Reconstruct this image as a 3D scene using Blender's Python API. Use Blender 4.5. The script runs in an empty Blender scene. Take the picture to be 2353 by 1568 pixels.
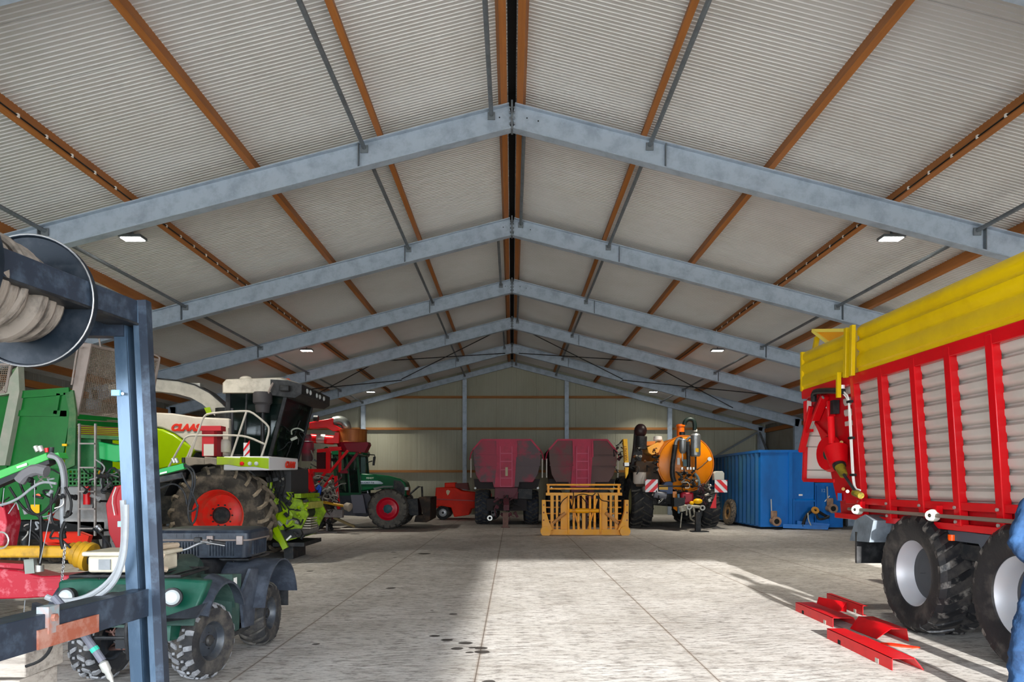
import bpy, bmesh, math, random
from mathutils import Vector, Matrix, Euler
R_ = random.Random(7)
V = Vector
C = bpy.context.scene.collection
sc = bpy.context.scene
# ---------------------------------------------------------------- camera, world, sun, exposure
F = 1671.0; CZ = 1.6
cam_d = bpy.data.cameras.new('camera'); cam_d.sensor_width = 36.0; cam_d.lens = F/2353*36.0
cam_d.shift_y = 326/2353; cam_d.clip_end = 300
cam = bpy.data.objects.new('camera', cam_d); C.objects.link(cam)
cam.location = (0, 0, CZ); cam.rotation_euler = (math.pi/2, 0, 0); sc.camera = cam
sc.view_settings.view_transform = 'Standard'; sc.view_settings.look = 'None'
sc.view_settings.exposure = 0.12; sc.view_settings.gamma = 1.0; sc.view_settings.use_curve_mapping = False
sc.cycles.use_denoising = True
sc.cycles.max_bounces = 10; sc.cycles.diffuse_bounces = 6; sc.cycles.glossy_bounces = 4
sc.cycles.sample_clamp_indirect = 6.0
SKY = 15.0; SUN = 16.0; LAMP = 120.0; OUTH = 10.9
w = bpy.data.worlds.new('sky'); sc.world = w; w.use_nodes = True
bg = w.node_tree.nodes['Background']; bg.inputs[0].default_value = (0.82, 0.90, 1.0, 1); bg.inputs[1].default_value = SKY
sd = bpy.data.lights.new('sun', 'SUN'); sd.energy = SUN; sd.angle = math.radians(0.7); sd.color = (1.0, 0.965, 0.92)
so = bpy.data.objects.new('sun', sd); C.objects.link(so)
so.rotation_euler = Euler((math.radians(90-13.5), 0, math.radians(-0.4)))
so.location = (0, -20, 8)
pd = bpy.data.lights.new('sky_portal', 'AREA'); pd.shape = 'RECTANGLE'; pd.size = 24.6; pd.size_y = 4.3; pd.cycles.is_portal = True
po = bpy.data.objects.new('sky_portal', pd); C.objects.link(po); po.location = (0, -3.3, 2.2); po.rotation_euler = (math.pi/2, 0, 0)

def at(px, py, Y): return V(((px-1177)*Y/F, Y, CZ+(1110-py)*Y/F))
def onf(px, py):   # point on the floor under a pixel
    Y = CZ*F/(py-1110); return V(((px-1177)*Y/F, Y, 0))
# ---------------------------------------------------------------- materials
def lin(h):
    h = h.lstrip('#'); o = []
    for i in (0, 2, 4):
        c = int(h[i:i+2], 16)/255; o.append(c/12.92 if c <= .04045 else ((c+.055)/1.055)**2.4)
    return (*o, 1)
MC = {}
def M(name, hexc, rough=.5, metal=0, dirt=None, damt=.5, dscale=2.0, bump=0, bscale=30, stretch=None, emit=0, spec=.3, dcon=(.45, .65)):
    if name in MC: return MC[name]
    m = bpy.data.materials.new(name); m.use_nodes = True; nt = m.node_tree; N = nt.nodes; L = nt.links
    b = N['Principled BSDF']; b.inputs['Roughness'].default_value = rough; b.inputs['Metallic'].default_value = metal
    b.inputs['Base Color'].default_value = lin(hexc); b.inputs['Specular IOR Level'].default_value = spec
    tc = N.new('ShaderNodeTexCoord'); src = tc.outputs['Object']
    if stretch:
        mp = N.new('ShaderNodeMapping'); mp.inputs['Scale'].default_value = stretch; L.new(src, mp.inputs[0]); src = mp.outputs[0]
    if dirt:
        n = N.new('ShaderNodeTexNoise'); n.inputs['Scale'].default_value = dscale; n.inputs['Detail'].default_value = 8; n.inputs['Roughness'].default_value = .65
        L.new(src, n.inputs['Vector'])
        mr = N.new('ShaderNodeMapRange'); mr.inputs[1].default_value = dcon[0]; mr.inputs[2].default_value = dcon[1]; mr.inputs[4].default_value = damt
        L.new(n.outputs[0], mr.inputs[0])
        mx = N.new('ShaderNodeMix'); mx.data_type = 'RGBA'; mx.inputs[6].default_value = lin(hexc); mx.inputs[7].default_value = lin(dirt)
        L.new(mr.outputs[0], mx.inputs[0]); L.new(mx.outputs[2], b.inputs['Base Color'])
    if bump:
        n2 = N.new('ShaderNodeTexNoise'); n2.inputs['Scale'].default_value = bscale; n2.inputs['Detail'].default_value = 4
        L.new(src, n2.inputs['Vector']); bp = N.new('ShaderNodeBump'); bp.inputs['Strength'].default_value = bump; bp.inputs['Distance'].default_value = .01
        L.new(n2.outputs[0], bp.inputs['Height']); L.new(bp.outputs[0], b.inputs['Normal'])
    if emit:
        b.inputs['Emission Color'].default_value = (1, .97, .9, 1); b.inputs['Emission Strength'].default_value = emit
    MC[name] = m; return m
galv = M('galvanised steel', '#a7b5c3', .5, .2, '#7f8c9a', .6, 3.5)
galvd = M('dull galvanised tube', '#727a80', .5, .35, '#5a6066', .6, 6)
timber = M('purlin timber', '#aa6c34', .6, 0, '#87532a', .7, 2.0, stretch=(6, .4, 6), dcon=(.35, .7))
timberw = M('wall rail timber', '#9a6a3a', .65, 0, '#7c5028', .6, 3, stretch=(.5, 5, 5))
black = M('black paint', '#17181a', .45, 0, '#4a4b4c', .35, 8)
blackr = M('black rubber hose', '#161616', .6)
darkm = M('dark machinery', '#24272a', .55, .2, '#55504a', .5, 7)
steel = M('bare steel', '#a9abad', .32, .8, '#6e6a66', .5, 10)
zinc = M('zinc fitting', '#b9b9b2', .35, .6)
tyrem = M('tyre rubber', '#2a2a2b', .8, 0, '#6b645a', .55, 5, bump=.3, bscale=60)
tyremud = M('muddy tyre rubber', '#33302c', .9, 0, '#6b6155', .75, 4, bump=.5, bscale=40)
red = M('bright red paint', '#d20d16', .28, 0, '#9c0d12', .35, 1.5)
redw = M('worn red paint', '#a8142a', .45, 0, '#c87078', .6, 9, dcon=(.52, .62))
redor = M('orange red paint', '#f02a04', .6, 0, '#c8200a', .4, 2)
maroon = M('faded maroon tank', '#9c2740', .5, 0, '#4b4244', .95, .9, dcon=(.42, .54))
maroonb = M('dusty brown maroon tank', '#822638', .55, 0, '#5b4843', .92, 1.0, dcon=(.32, .5))
maroonr = M('maroon centre', '#b32647', .5, 0, '#7c2436', .6, 3)
brownd = M('dirt browned maroon', '#6b3a44', .65, 0, '#4a3a3a', .7, 4)
green = M('wagon green', '#04621f', .35, 0, '#044a18', .6, 1.6)
greenm = M('mossy green paint', '#2d6236', .6, 0, '#5c6e4c', .7, 5)
greenl = M('light green arm paint', '#3aa848', .4, 0, '#2f9040', .5, 4)
lime = M('lime green paint', '#93b406', .25, 0, '#7c9a08', .4, 2)
limed = M('dirty lime paint', '#86a80c', .4, 0, '#4c5418', .75, 8)
white = M('off white paint', '#c2bcb0', .35, 0, '#a39b8e', .5, 2)
beige = M('dusty grey deck', '#8f8578', .7, 0, '#6d655b', .6, 6)
cream = M('cream plastic', '#cfc6b0', .45, 0, '#a59a82', .5, 6)
yellow = M('yellow paint', '#d2b104', .32, 0, '#b89402', .5, 1.3)
amber = M('amber yellow paint', '#f5a510', .45, 0, '#c8782a', .7, 5, dcon=(.5, .62))
orange = M('orange tank paint', '#e58308', .3, 0, '#cf7106', .5, 1.5)
orangeb = M('orange beacon', '#ff5a10', .2)
pto = M('yellow guard plastic', '#bd8e1c', .5, 0, '#755a22', .6, 9)
blue = M('container blue', '#0568b8', .42, 0, '#07508f', .7, 1.4, stretch=(1, 1, .35))
bluer = M('rib blue', '#0b4f86', .5, 0, '#2d6470', .65, 1.6, stretch=(1, 1, .3))
dgreen = M('dark green tractor paint', '#0f5533', .25, 0, '#0c3f28', .5, 2)
atvg = M('quad green plastic', '#0a4636', .4, 0, '#3f6256', .45, 3)
atvd = M('faded quad plastic', '#2f463f', .6, 0, '#54685f', .7, 5)
atvb = M('grey black flare plastic', '#2f353f', .55, 0, '#555c67', .6, 6)
boxm = M('black box plastic', '#1b222c', .38, 0, '#3c454f', .6, 9)
bluest = M('dark blue painted steel', '#2a323e', .42, .25, '#4d5b6a', .55, 9, dcon=(.5, .66))
bluest2 = M('worn blue steel', '#56687a', .38, .4, '#22384c', .7, 4, stretch=(1, 1, .3))
rust = M('rusted primer patch', '#8a4c38', .7, 0, '#a88476', .7, 9)
hosem = M('dusty flat hose', '#7d746a', .75, 0, '#26221f', .85, 5, stretch=(1, 3, 1), bump=.4, bscale=25)
hoseg = M('grey pressure hose', '#8b8e90', .5, 0, '#6d7072', .4, 9)
def densepx(t, x0, x1, y0, y1, n, cols, Y0_, Y1_, seed, s=1.0):
    r = random.Random(seed)
    for i in range(n):
        x, y, Y = r.uniform(x0, x1), r.uniform(y0, y1), r.uniform(Y0_, Y1_); m = cols[r.randrange(len(cols))]; c = at(x, y, Y)
        if r.random() < .5:
            pts = [c]
            for k in range(3): pts.append(pts[-1]+V((r.uniform(-.16, .16), r.uniform(-.05, .05), r.uniform(-.16, .16)))*s)
            MB().tube(pts, r.uniform(.008, .018)*s, 6, 2).build('hose', m, t, world=True)
        elif r.random() < .6:
            d = V((r.uniform(-1,1), r.uniform(-1,.2), r.uniform(-1,1))).normalized()*r.uniform(.06, .14)*s
            MB().lathe([(.001, 0), (.04*s, 0), (.04*s, .03*s), (.028*s, .035*s), (.028*s, d.length), (.001, d.length)], c, d, 10).build('fitting', m, t, world=True)
        else:
            R3 = Euler((r.uniform(-.6,.6), r.uniform(-1,1), r.uniform(-.6,.6))).to_matrix()
            MB().box(c, (r.uniform(.05,.16)*s, r.uniform(.03,.08)*s, r.uniform(.03,.09)*s), R3).build('bracket', m, t, world=True, bev=.006*s)
def thinglass(name, tint, mixf):
    m = bpy.data.materials.new(name); m.use_nodes = True; N = m.node_tree.nodes; L = m.node_tree.links
    b = N['Principled BSDF']; b.inputs['Base Color'].default_value = lin('#14201e'); b.inputs['Roughness'].default_value = .05
    tr = N.new('ShaderNodeBsdfTransparent'); tr.inputs[0].default_value = tint; mx = N.new('ShaderNodeMixShader'); mx.inputs[0].default_value = mixf
    L.new(b.outputs[0], mx.inputs[1]); L.new(tr.outputs[0], mx.inputs[2]); L.new(mx.outputs[0], N['Material Output'].inputs[0]); return m
glass = thinglass('tinted cab glass', (.55, .66, .62, 1), .62)
lens = M('lamp lens', '#b9bfbf', .1); paper = M('white paper', '#e8e6e0', .6)
rimr = M('red rim paint', '#d8291c', .4, 0, '#b5503c', .6, 5, dcon=(.5, .62))
rimw = M('silver rim paint', '#b9babb', .35, .3, '#97999b', .4, 5)
rimd = M('grey wheel disc', '#55585a', .5)
wood = M('weathered timber', '#a79d91', .8, 0, '#6f675e', .7, 5, stretch=(1, 4, 6), bump=.4, bscale=10)
rope = M('beige rope', '#b7a58e', .9, bump=.5, bscale=90)
glow = M('led panel', '#ffffff', .5, emit=28)
redf = M('reflective red', '#d4141e', .35); whif = M('reflective white', '#dcdfe2', .35)
blk = M('deep black', '#08090a', .7)
overall = M('blue work cotton', '#1c3b5e', .85, 0, '#0e2038', .8, 6, bump=1.0, bscale=16)
skin = M('skin', '#c58f72', .5)
cyan = M('pale blue clip', '#7fc1de', .4)
silv = M('tank silver', '#8f9293', .35, .6, '#6b6a66', .5, 5)
# ---------------------------------------------------------------- mesh builder
class MB:
    def __init__(s): s.v = []; s.f = []
    def add(s, vs, fs):
        n = len(s.v); s.v += [V(v) for v in vs]; s.f += [tuple(i+n for i in f) for f in fs]; return s
    def bb(s, x0, x1, y0, y1, z0, z1):
        return s.add([(x0,y0,z0),(x1,y0,z0),(x1,y1,z0),(x0,y1,z0),(x0,y0,z1),(x1,y0,z1),(x1,y1,z1),(x0,y1,z1)],
            [(3,2,1,0),(4,5,6,7),(0,1,5,4),(1,2,6,5),(2,3,7,6),(3,0,4,7)])
    def box(s, c, d, rot=None):
        a = V(d)/2; vs = []
        R = rot if rot is not None else Matrix.Identity(3)
        for z in (-1, 1):
            for x, y in ((-1,-1),(1,-1),(1,1),(-1,1)): vs.append(V(c)+R @ V((x*a.x, y*a.y, z*a.z)))
        return s.add(vs, [(3,2,1,0),(4,5,6,7),(0,1,5,4),(1,2,6,5),(2,3,7,6),(3,0,4,7)])
    def frame(s, p, q, up=(0,0,1)):
        d = (V(q)-V(p)).normalized(); u = V(up)
        if abs(d.dot(u)) > .98: u = V((0,1,0)) if abs(d.y) < .9 else V((1,0,0))
        sx = d.cross(u).normalized(); return d, sx, sx.cross(d).normalized()
    def bar(s, p, q, w_, h, up=(0,0,1)):
        p = V(p); q = V(q); d, a, b = s.frame(p, q, up); vs = []
        for c in (p, q):
            for i, j in ((-1,-1),(1,-1),(1,1),(-1,1)): vs.append(c+a*(i*w_/2)+b*(j*h/2))
        return s.add(vs, [(3,2,1,0),(4,5,6,7),(0,1,5,4),(1,2,6,5),(2,3,7,6),(3,0,4,7)])
    def ibeam(s, p, q, w_, h, tw=.012, tf=.018, up=(0,0,1)):
        p = V(p); q = V(q); d, a, b = s.frame(p, q, up)
        s.bar(p+b*(h/2-tf/2), q+b*(h/2-tf/2), w_, tf, b); s.bar(p-b*(h/2-tf/2), q-b*(h/2-tf/2), w_, tf, b)
        return s.bar(p, q, tw, h-2*tf, b)
    def loft(s, rings, closed=False, caps=True):
        n = len(rings[0]); base = len(s.v)
        for r in rings: s.v += [V(v) for v in r]
        m = len(rings)
        for k in range(m if closed else m-1):
            k2 = (k+1) % m
            for i in range(n):
                j = (i+1) % n
                s.f.append((base+k*n+i, base+k*n+j, base+k2*n+j, base+k2*n+i))
        if caps and not closed:
            s.f.append(tuple(base+i for i in reversed(range(n)))); s.f.append(tuple(base+(m-1)*n+i for i in range(n)))
        return s
    def cyl(s, p, q, r, r2=None, n=16):
        p = V(p); q = V(q); r2 = r if r2 is None else r2; d, a, b = s.frame(p, q)
        return s.loft([[c+(a*math.cos(2*math.pi*i/n)+b*math.sin(2*math.pi*i/n))*rr for i in range(n)] for c, rr in ((p, r), (q, r2))])
    def tube(s, pts, r, n=8, sub=0, closed=False):
        P = [V(p) for p in pts]
        for _ in range(sub):
            Q = [P[0]] if not closed else []
            for i in range(len(P)-(0 if closed else 1)):
                a, b = P[i], P[(i+1) % len(P)]
                if i == 0 and not closed: Q += [a.lerp(b, .75)]
                elif i == len(P)-2 and not closed: Q += [a.lerp(b, .25)]
                else: Q += [a.lerp(b, .25), a.lerp(b, .75)]
            if not closed: Q.append(P[-1])
            P = Q
        up = None; rings = []; m = len(P)
        for i, p in enumerate(P):
            a = P[(i-1) % m] if (i or closed) else p; b = P[(i+1) % m] if (i < m-1 or closed) else p
            d = (b-a).normalized()
            if up is None: up = V((0,0,1)) if abs(d.z) < .9 else V((1,0,0))
            sx = d.cross(up)
            if sx.length < 1e-4: sx = d.cross(V((.3,.9,.1)))
            sx.normalize(); up = sx.cross(d).normalized()
            rings.append([p+(sx*math.cos(2*math.pi*k/n)+up*math.sin(2*math.pi*k/n))*r for k in range(n)])
        return s.loft(rings, closed)
    def lathe(s, prof, c, ax, n=32, caps=True):   # prof: (radius, offset along ax)
        c = V(c); ax = V(ax).normalized(); _, a, b = s.frame(V((0,0,0)), ax)
        base = len(s.v); rings = []
        return s.loft([[c+ax*t+(a*math.cos(2*math.pi*i/n)+b*math.sin(2*math.pi*i/n))*max(r, 1e-4) for i in range(n)] for r, t in prof], False, caps)
    def prism(s, poly, vec):      # poly: 3D points, extruded along vec
        n = len(poly); P = [V(p) for p in poly]; v = V(vec)
        nrm = V((0,0,0))
        for i in range(n): nrm += P[i].cross(P[(i+1) % n])
        if nrm.dot(v) > 0: P.reverse()
        return s.add(P+[p+v for p in P], [tuple(range(n)), tuple(reversed(range(n, 2*n)))]+[((i+1) % n, i, n+i, n+(i+1) % n) for i in range(n)])
    def ball(s, c, r, sc_=(1,1,1), n=12):
        c = V(c); rings = []
        for i in range(1, n//2+4):
            t = math.pi*i/(n//2+4)
            rings.append([c+V((math.sin(t)*math.cos(2*math.pi*k/n)*r*sc_[0], math.sin(t)*math.sin(2*math.pi*k/n)*r*sc_[1], math.cos(t)*r*sc_[2])) for k in range(n)])
        return s.loft(list(reversed(rings)))
    def build(s, name, mat, parent=None, world=False, label=None, bev=0, loc=None, sharp=35):
        vs = s.v
        off = None
        if parent is not None and world:
            inv = rootmat(parent).inverted(); vs = [inv @ v for v in vs]
        if parent is None and vs:
            xs = [v.x for v in vs]; ys = [v.y for v in vs]; zs = [v.z for v in vs]
            off = V(((min(xs)+max(xs))/2, (min(ys)+max(ys))/2, min(zs))); vs = [v-off for v in vs]
        me = bpy.data.meshes.new(name); me.from_pydata([tuple(v) for v in vs], [], s.f)
        me.polygons.foreach_set('use_smooth', [True]*len(me.polygons)); me.update()
        me.set_sharp_from_angle(angle=math.radians(sharp))
        me.materials.append(mat)
        o = bpy.data.objects.new(name, me); C.objects.link(o)
        if off is not None: o.location = off
        if parent is not None: o.parent = parent
        if label: o['label'] = label
        if bev:
            b = o.modifiers.new('b', 'BEVEL'); b.width = bev; b.segments = 2; b.limit_method = 'ANGLE'; b.angle_limit = math.radians(40); b.harden_normals = False
        return o
def rootmat(o):
    m = o.matrix_basis.copy()
    while o.parent is not None: o = o.parent; m = o.matrix_basis @ m
    return m
def thing(name, label, cat, loc=(0,0,0), rz=0, group=None):
    o = bpy.data.objects.new(name, None); C.objects.link(o); o.location = loc; o.rotation_euler = (0,0,rz)
    o.empty_display_size = .2
    return tag(o, label, cat, group)
def tag(o, label, cat, group=None):
    o['label'] = label; o['category'] = cat
    if group: o['group'] = group
    return o
def struct(o): o['kind'] = 'structure'; return o
def copy_tree(o, parent=None):
    c = o.copy(); C.objects.link(c); c.parent = parent
    for ch in [x for x in ALL() if x.parent == o]: copy_tree(ch, c)
    return c
def ALL(): return list(C.objects)
def text(s, size, mat, parent, o, right, up, name='lettering', ext=.002, shear=0, bold=0, align='LEFT', scl=None):
    cu = bpy.data.curves.new(name, 'FONT'); cu.body = s; cu.size = size; cu.extrude = ext; cu.shear = shear; cu.offset = bold; cu.align_x = align
    cu.materials.append(mat)
    ob = bpy.data.objects.new(name, cu); C.objects.link(ob)
    r = V(right).normalized(); u = V(up).normalized(); n = r.cross(u)
    m = Matrix((r, u, n)).transposed().to_4x4(); m.translation = V(o)
    bpy.context.view_layer.update()
    me = bpy.data.meshes.new_from_object(ob.evaluated_get(bpy.context.evaluated_depsgraph_get())); bpy.data.objects.remove(ob)
    me.materials.clear(); me.materials.append(mat)
    ob = bpy.data.objects.new(name, me); C.objects.link(ob)
    m2 = m @ Matrix.Diagonal((scl[0], scl[1], scl[2], 1)) if scl else m
    ob.parent = parent; ob.matrix_basis = rootmat(parent).inverted() @ m2
    return ob
# ---------------------------------------------------------------- wheel
lugm = M('dusty tread lugs', '#3e3c39', .85, 0, '#6a655d', .6, 8)
def wheel(P, c, ax, R, W, rim, tm, rm, lug='agri', n=18, lugh=.03, hub=None, world=True, dish=.25, hubr=.3, name='tyre', flat=0, bolts=8, skew=.22, lm=None):
    """tyre with lugs; ax is the unit vector of the outward face"""
    c = V(c); ax = V(ax).normalized(); m = MB(); _, a, b = m.frame(V((0,0,0)), ax)
    h = W/2; rr = R-lugh
    prof = [(rim*.98, -h*.72), (rim*1.04, -h*.86), (rim+(rr-rim)*.45, -h), (rr-(rr-rim)*.22, -h*.97), (rr-.015, -h*.82), (rr, -h*.45), (rr, h*.45), (rr-.015, h*.82), (rr-(rr-rim)*.22, h*.97), (rim+(rr-rim)*.45, h), (rim*1.04, h*.86), (rim*.98, h*.72)]
    m.lathe(prof, c, ax, 48, caps=False)
    tb = m; m = MB()
    def pt(ang, y, r): return c+ax*y+(a*math.cos(ang)+b*math.sin(ang))*r
    def lugs(k0, side, y0, y1, sk, wd, hh):
        segs = 4; rings = []
        for t in range(segs+1):
            f = t/segs; y = side*(y0+(y1-y0)*f); an = k0+sk*f
            e = abs(y)/h; base = rr if e < .5 else rr-.015*(e-.45)/.4 if e < .85 else rr-.015-(rr-rim)*.22*(e-.82)/.18
            wa = wd/R/2*(1 if t else .8)
            lo = base-.02
            rings.append([pt(an-wa, y, lo), pt(an+wa, y, lo), pt(an+wa*.75, y, base+hh), pt(an-wa*.75, y, base+hh)])
        m.loft(rings)
    if lug == 'agri':
        for k in range(n):
            for s_ in (-1, 1):
                lugs(2*math.pi*(k+(.5 if s_ > 0 else 0))/n, s_, -.02*W, h*.99, skew, .06*R/.95+.01, lugh)
    elif lug == 'flot':
        for k in range(n):
            for s_ in (-1, 1):
                lugs(2*math.pi*(k+(.5 if s_ > 0 else 0))/n, s_, .02*W, h*.98, skew*.5, .5*2*math.pi*R/n, lugh)
    else:
        for k in range(n):
            for s_ in (-1, 1):
                k0 = 2*math.pi*(k+(.5 if s_ > 0 else 0))/n
                lugs(k0, s_, h*.02, h*.5, .10, .34*2*math.pi*R/n, lugh*.8)
                lugs(k0+.45*2*math.pi/n, s_, h*.55, h*.97, .02, .42*2*math.pi*R/n, lugh*.9)
                m.box(pt(k0+.3*math.pi/n+.2, s_*h*.3, rr+.002), (.02, .02, .02))
    if flat:
        for v in m.v+tb.v:
            if v.z < c.z-R+flat: v.z = c.z-R+flat-.002
    t = tb.build(name, tm, P, world=world)
    m.build('tread', lm or lugm, t, world=world)
    q = MB()
    q.lathe([(rim*.9, -h*.7), (rim*1.06, -h*.78), (rim*1.05, -h*.72), (rim*.88, -h*.6), (rim*.84, h*dish), (rim*.84, h*.3), (rim*.9, h*.6), (rim*1.05, h*.74), (rim*1.07, h*.8), (rim*1.0, h*.81), (rim*.93, h*.7), (rim*.87, h*.5), (rim*.8, h*dish)], c, ax, 40, caps=False)
    q.build('rim', rm, t, world=world)
    q = MB(); q.lathe([(rim*.86, h*dish-.03), (rim*.86, h*dish), (rim*.62, h*dish+.01), (rim*.5, h*dish+.05*R), (rim*.3, h*dish+.05*R), (.001, h*dish+.05*R)], c, ax, 32)
    q.build('wheel_disc', hub[0] if hub else rm, t, world=world)
    q = MB(); y0 = h*dish+.05*R
    q.lathe([(rim*hubr, y0-.01), (rim*hubr, y0+.05*R), (rim*hubr*.7, y0+.09*R), (.001, y0+.09*R)], c, ax, 20)
    for k in range(bolts):
        an = 2*math.pi*k/bolts; p = c+(a*math.cos(an)+b*math.sin(an))*rim*.42
        q.cyl(p+ax*(y0-.01), p+ax*(y0+.03*R), rim*.035, n=6)
    q.build('hub', hub[1] if hub else darkm, t, world=world)
    return t
# ================================================================ the hall
S = .26; ZR = 7.665                      # rafter slope, height of the rafter top at the ridge
def zr(x): return ZR-S*abs(x)
FY = [11.65+5*k for k in range(-3, 6)]   # portal frames
Y0, Y1 = -3.35, 36.75
# --- floor: concrete slabs
def floor_mat():
    m = bpy.data.materials.new('concrete slabs'); m.use_nodes = True; nt = m.node_tree; N = nt.nodes; L = nt.links
    b = N['Principled BSDF']; b.inputs['Roughness'].default_value = .72; b.inputs['Specular IOR Level'].default_value = .35
    tc = N.new('ShaderNodeTexCoord'); sep = N.new('ShaderNodeSeparateXYZ'); L.new(tc.outputs['Object'], sep.inputs[0])
    def math_(op, a, b_=None, c=None):
        n = N.new('ShaderNodeMath'); n.operation = op
        for i, x in enumerate((a, b_, c)):
            if x is None: continue
            if isinstance(x, (int, float)): n.inputs[i].default_value = x
            else: L.new(x, n.inputs[i])
        return n.outputs[0]
    def noise(scale, sx=(1,1,1), det=6, rough=.6):
        mp = N.new('ShaderNodeMapping'); mp.inputs['Scale'].default_value = sx; L.new(tc.outputs['Object'], mp.inputs[0])
        n = N.new('ShaderNodeTexNoise'); n.inputs['Scale'].default_value = scale; n.inputs['Detail'].default_value = det; n.inputs['Roughness'].default_value = rough
        L.new(mp.outputs[0], n.inputs['Vector']); return n.outputs[0]
    def ramp(x, a, b_, lo=0., hi=1.):
        n = N.new('ShaderNodeMapRange'); n.inputs[1].default_value = a; n.inputs[2].default_value = b_; n.inputs[3].default_value = lo; n.inputs[4].default_value = hi
        L.new(x, n.inputs[0]); return n.outputs[0]
    def mix(fac, a, b_):
        n = N.new('ShaderNodeMix'); n.data_type = 'RGBA'; L.new(fac, n.inputs[0])
        for i, x in ((6, a), (7, b_)):
            if isinstance(x, str): n.inputs[i].default_value = lin(x)
            else: L.new(x, n.inputs[i])
        return n.outputs[2]
    col = mix(ramp(noise(.9, (1, 1, 1), 8), .35, .65), '#b4b0a9', '#cbc8c3')
    col = mix(ramp(noise(3.2, (.7, 1.9, 1), 9, .7), .5, .68, 0, .6), col, '#837a70')
    col = mix(ramp(noise(7, (.8, 2.4, 1), 9, .75), .51, .60, 0, .8), col, '#726c66')
    col = mix(ramp(noise(22, (.5, 1.6, 1), 6, .7), .54, .62, 0, .65), col, '#67615c')
    col = mix(ramp(noise(5, (1, 1, 1), 10, .75), .62, .72, 0, .8), col, '#6a625a')
    # tread prints: short ticks along tyre tracks
    wv = N.new('ShaderNodeTexWave'); wv.inputs['Scale'].default_value = 3.2; wv.inputs['Distortion'].default_value = 2.5; wv.inputs['Detail'].default_value = 3
    mp = N.new('ShaderNodeMapping'); mp.inputs['Rotation'].default_value = (0, 0, 1.25); L.new(tc.outputs['Object'], mp.inputs[0]); L.new(mp.outputs[0], wv.inputs['Vector'])
    tr = math_('MULTIPLY', ramp(wv.outputs['Fac'], .6, .9), ramp(noise(1.1, (1.3, .5, 1), 5), .5, .62, 0, .42))
    col = mix(tr, col, '#5e5953')
    # joints
    def joint(axis, off, pitch, wd):
        fr = math_('FRACT', math_('DIVIDE', math_('SUBTRACT', sep.outputs[axis], off), pitch))
        return math_('LESS_THAN', math_('ABSOLUTE', math_('SUBTRACT', fr, .5)), wd/pitch/2)
    jn = noise(2.5, (1,1,1), 4)
    col = mix(math_('MULTIPLY', joint(0, -.3+.985, 1.97, .04), .25), col, '#8e7c68')
    col = mix(math_('MULTIPLY', joint(0, -.3+.985, 1.97, .013), .7), col, '#55463a')
    col = mix(math_('MULTIPLY', joint(1, 6.35+.97, 1.94, .012), .7), col, '#6e6155')
    # oil spots
    spots = [(1000,1462,.055),(1030,1471,.06),(1070,1478,.085),(1050,1491,.055),(1085,1489,.03),(1104,1490,.045),(1108,1499,.06),(1079,1500,.03),(977,1273,.16),(905,1270,.06),(908,1282,.05),(992,1403,.04),(1042,1412,.05),(727,1481,.05),(712,1313,.07),(900,1352,.08),(1124,1567,.05)]
    for px, py, r in spots:
        p = onf(px, py); d = N.new('ShaderNodeVectorMath'); d.operation = 'DISTANCE'; L.new(tc.outputs['Object'], d.inputs[0]); d.inputs[1].default_value = p
        dd = math_('ADD', d.outputs['Value'], ramp(jn, .3, .7, -.03, .03)); col = mix(ramp(dd, r*.85, r*1.05, .92, 0), col, '#2c2622')
    L.new(col, b.inputs['Base Color'])
    bp = N.new('ShaderNodeBump'); bp.inputs['Strength'].default_value = .25; bp.inputs['Distance'].default_value = .01
    L.new(noise(14, (.6, 1.6, 1), 8), bp.inputs['Height']); L.new(bp.outputs[0], b.inputs['Normal'])
    return m
f = MB(); f.bb(-12.9, 12.9, Y0-.4, Y1, -.12, 0); fo = f.build('floor', floor_mat()); fo.location = (0,0,0)
for v in fo.data.vertices: v.co.z -= .12; v.co.y += (Y0-.4+Y1)/2
struct(fo)
struct(MB().bb(-45, 45, -60, Y0-.4, -.12, -.03).build('ground', M('yard concrete', '#aaa59b', .8, 0, '#8a857c', .5, .8)))
# unseen block added across the yard to shade the left half of the doorway
struct(MB().prism([(-11.5,-30,-.03),(-.75,-30,-.03),(-.75,-30,OUTH),(-11.5,-30,OUTH)], (0,-6,0)).build('sun_blocker', M('sun blocker wall', '#b9b2a4', .8)))
# --- roof liner panels (real ribs)
lin_m = M('white liner sheet', '#c3c3c1', .38, .1, '#b2b0aa', .5, .35)
def roof():
    m = MB(); pitch = 1.05/14; top = .205
    ys = [(Y0-.5, 0)]; y = Y0-.5; k = 0
    while y < Y1:
        if k % 14 == 0: seq = ((0, 0), (.004, -.022), (.014, -.022), (.018, 0), (.040, 0), (.047, .010), (.056, .010), (.063, 0))
        else: seq = ((0, 0), (.040, 0), (.047, .010), (.056, .010), (.063, 0))
        for o, d in seq: ys.append((y+o, d))
        y += pitch; k += 1
    n = V((S, 0, 1)).normalized()
    for sg in (-1, 1):
        base = len(m.v)
        for (y, d) in ys:
            for x in (0.0, 12.85):
                # ribs stand down out of the sheet, joints are cut up into it
                m.v.append(V((sg*x, y, ZR+top-S*x-d)))
        for i in range(len(ys)-1):
            a = base+2*i; q = (a, a+1, a+3, a+2); m.f.append(q if sg < 0 else tuple(reversed(q)))
    # outer skin
    for sg in (-1, 1):
        m.prism([(0, Y0-.5, ZR+top+.06), (sg*13.1, Y0-.5, ZR+top+.06-S*13.1), (sg*13.1, Y0-.5, ZR+top+.14-S*13.1), (0, Y0-.5, ZR+top+.14)], (0, Y1-Y0+.8, 0))
    o = m.build('ceiling', lin_m, sharp=20); struct(o)
roof()
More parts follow.
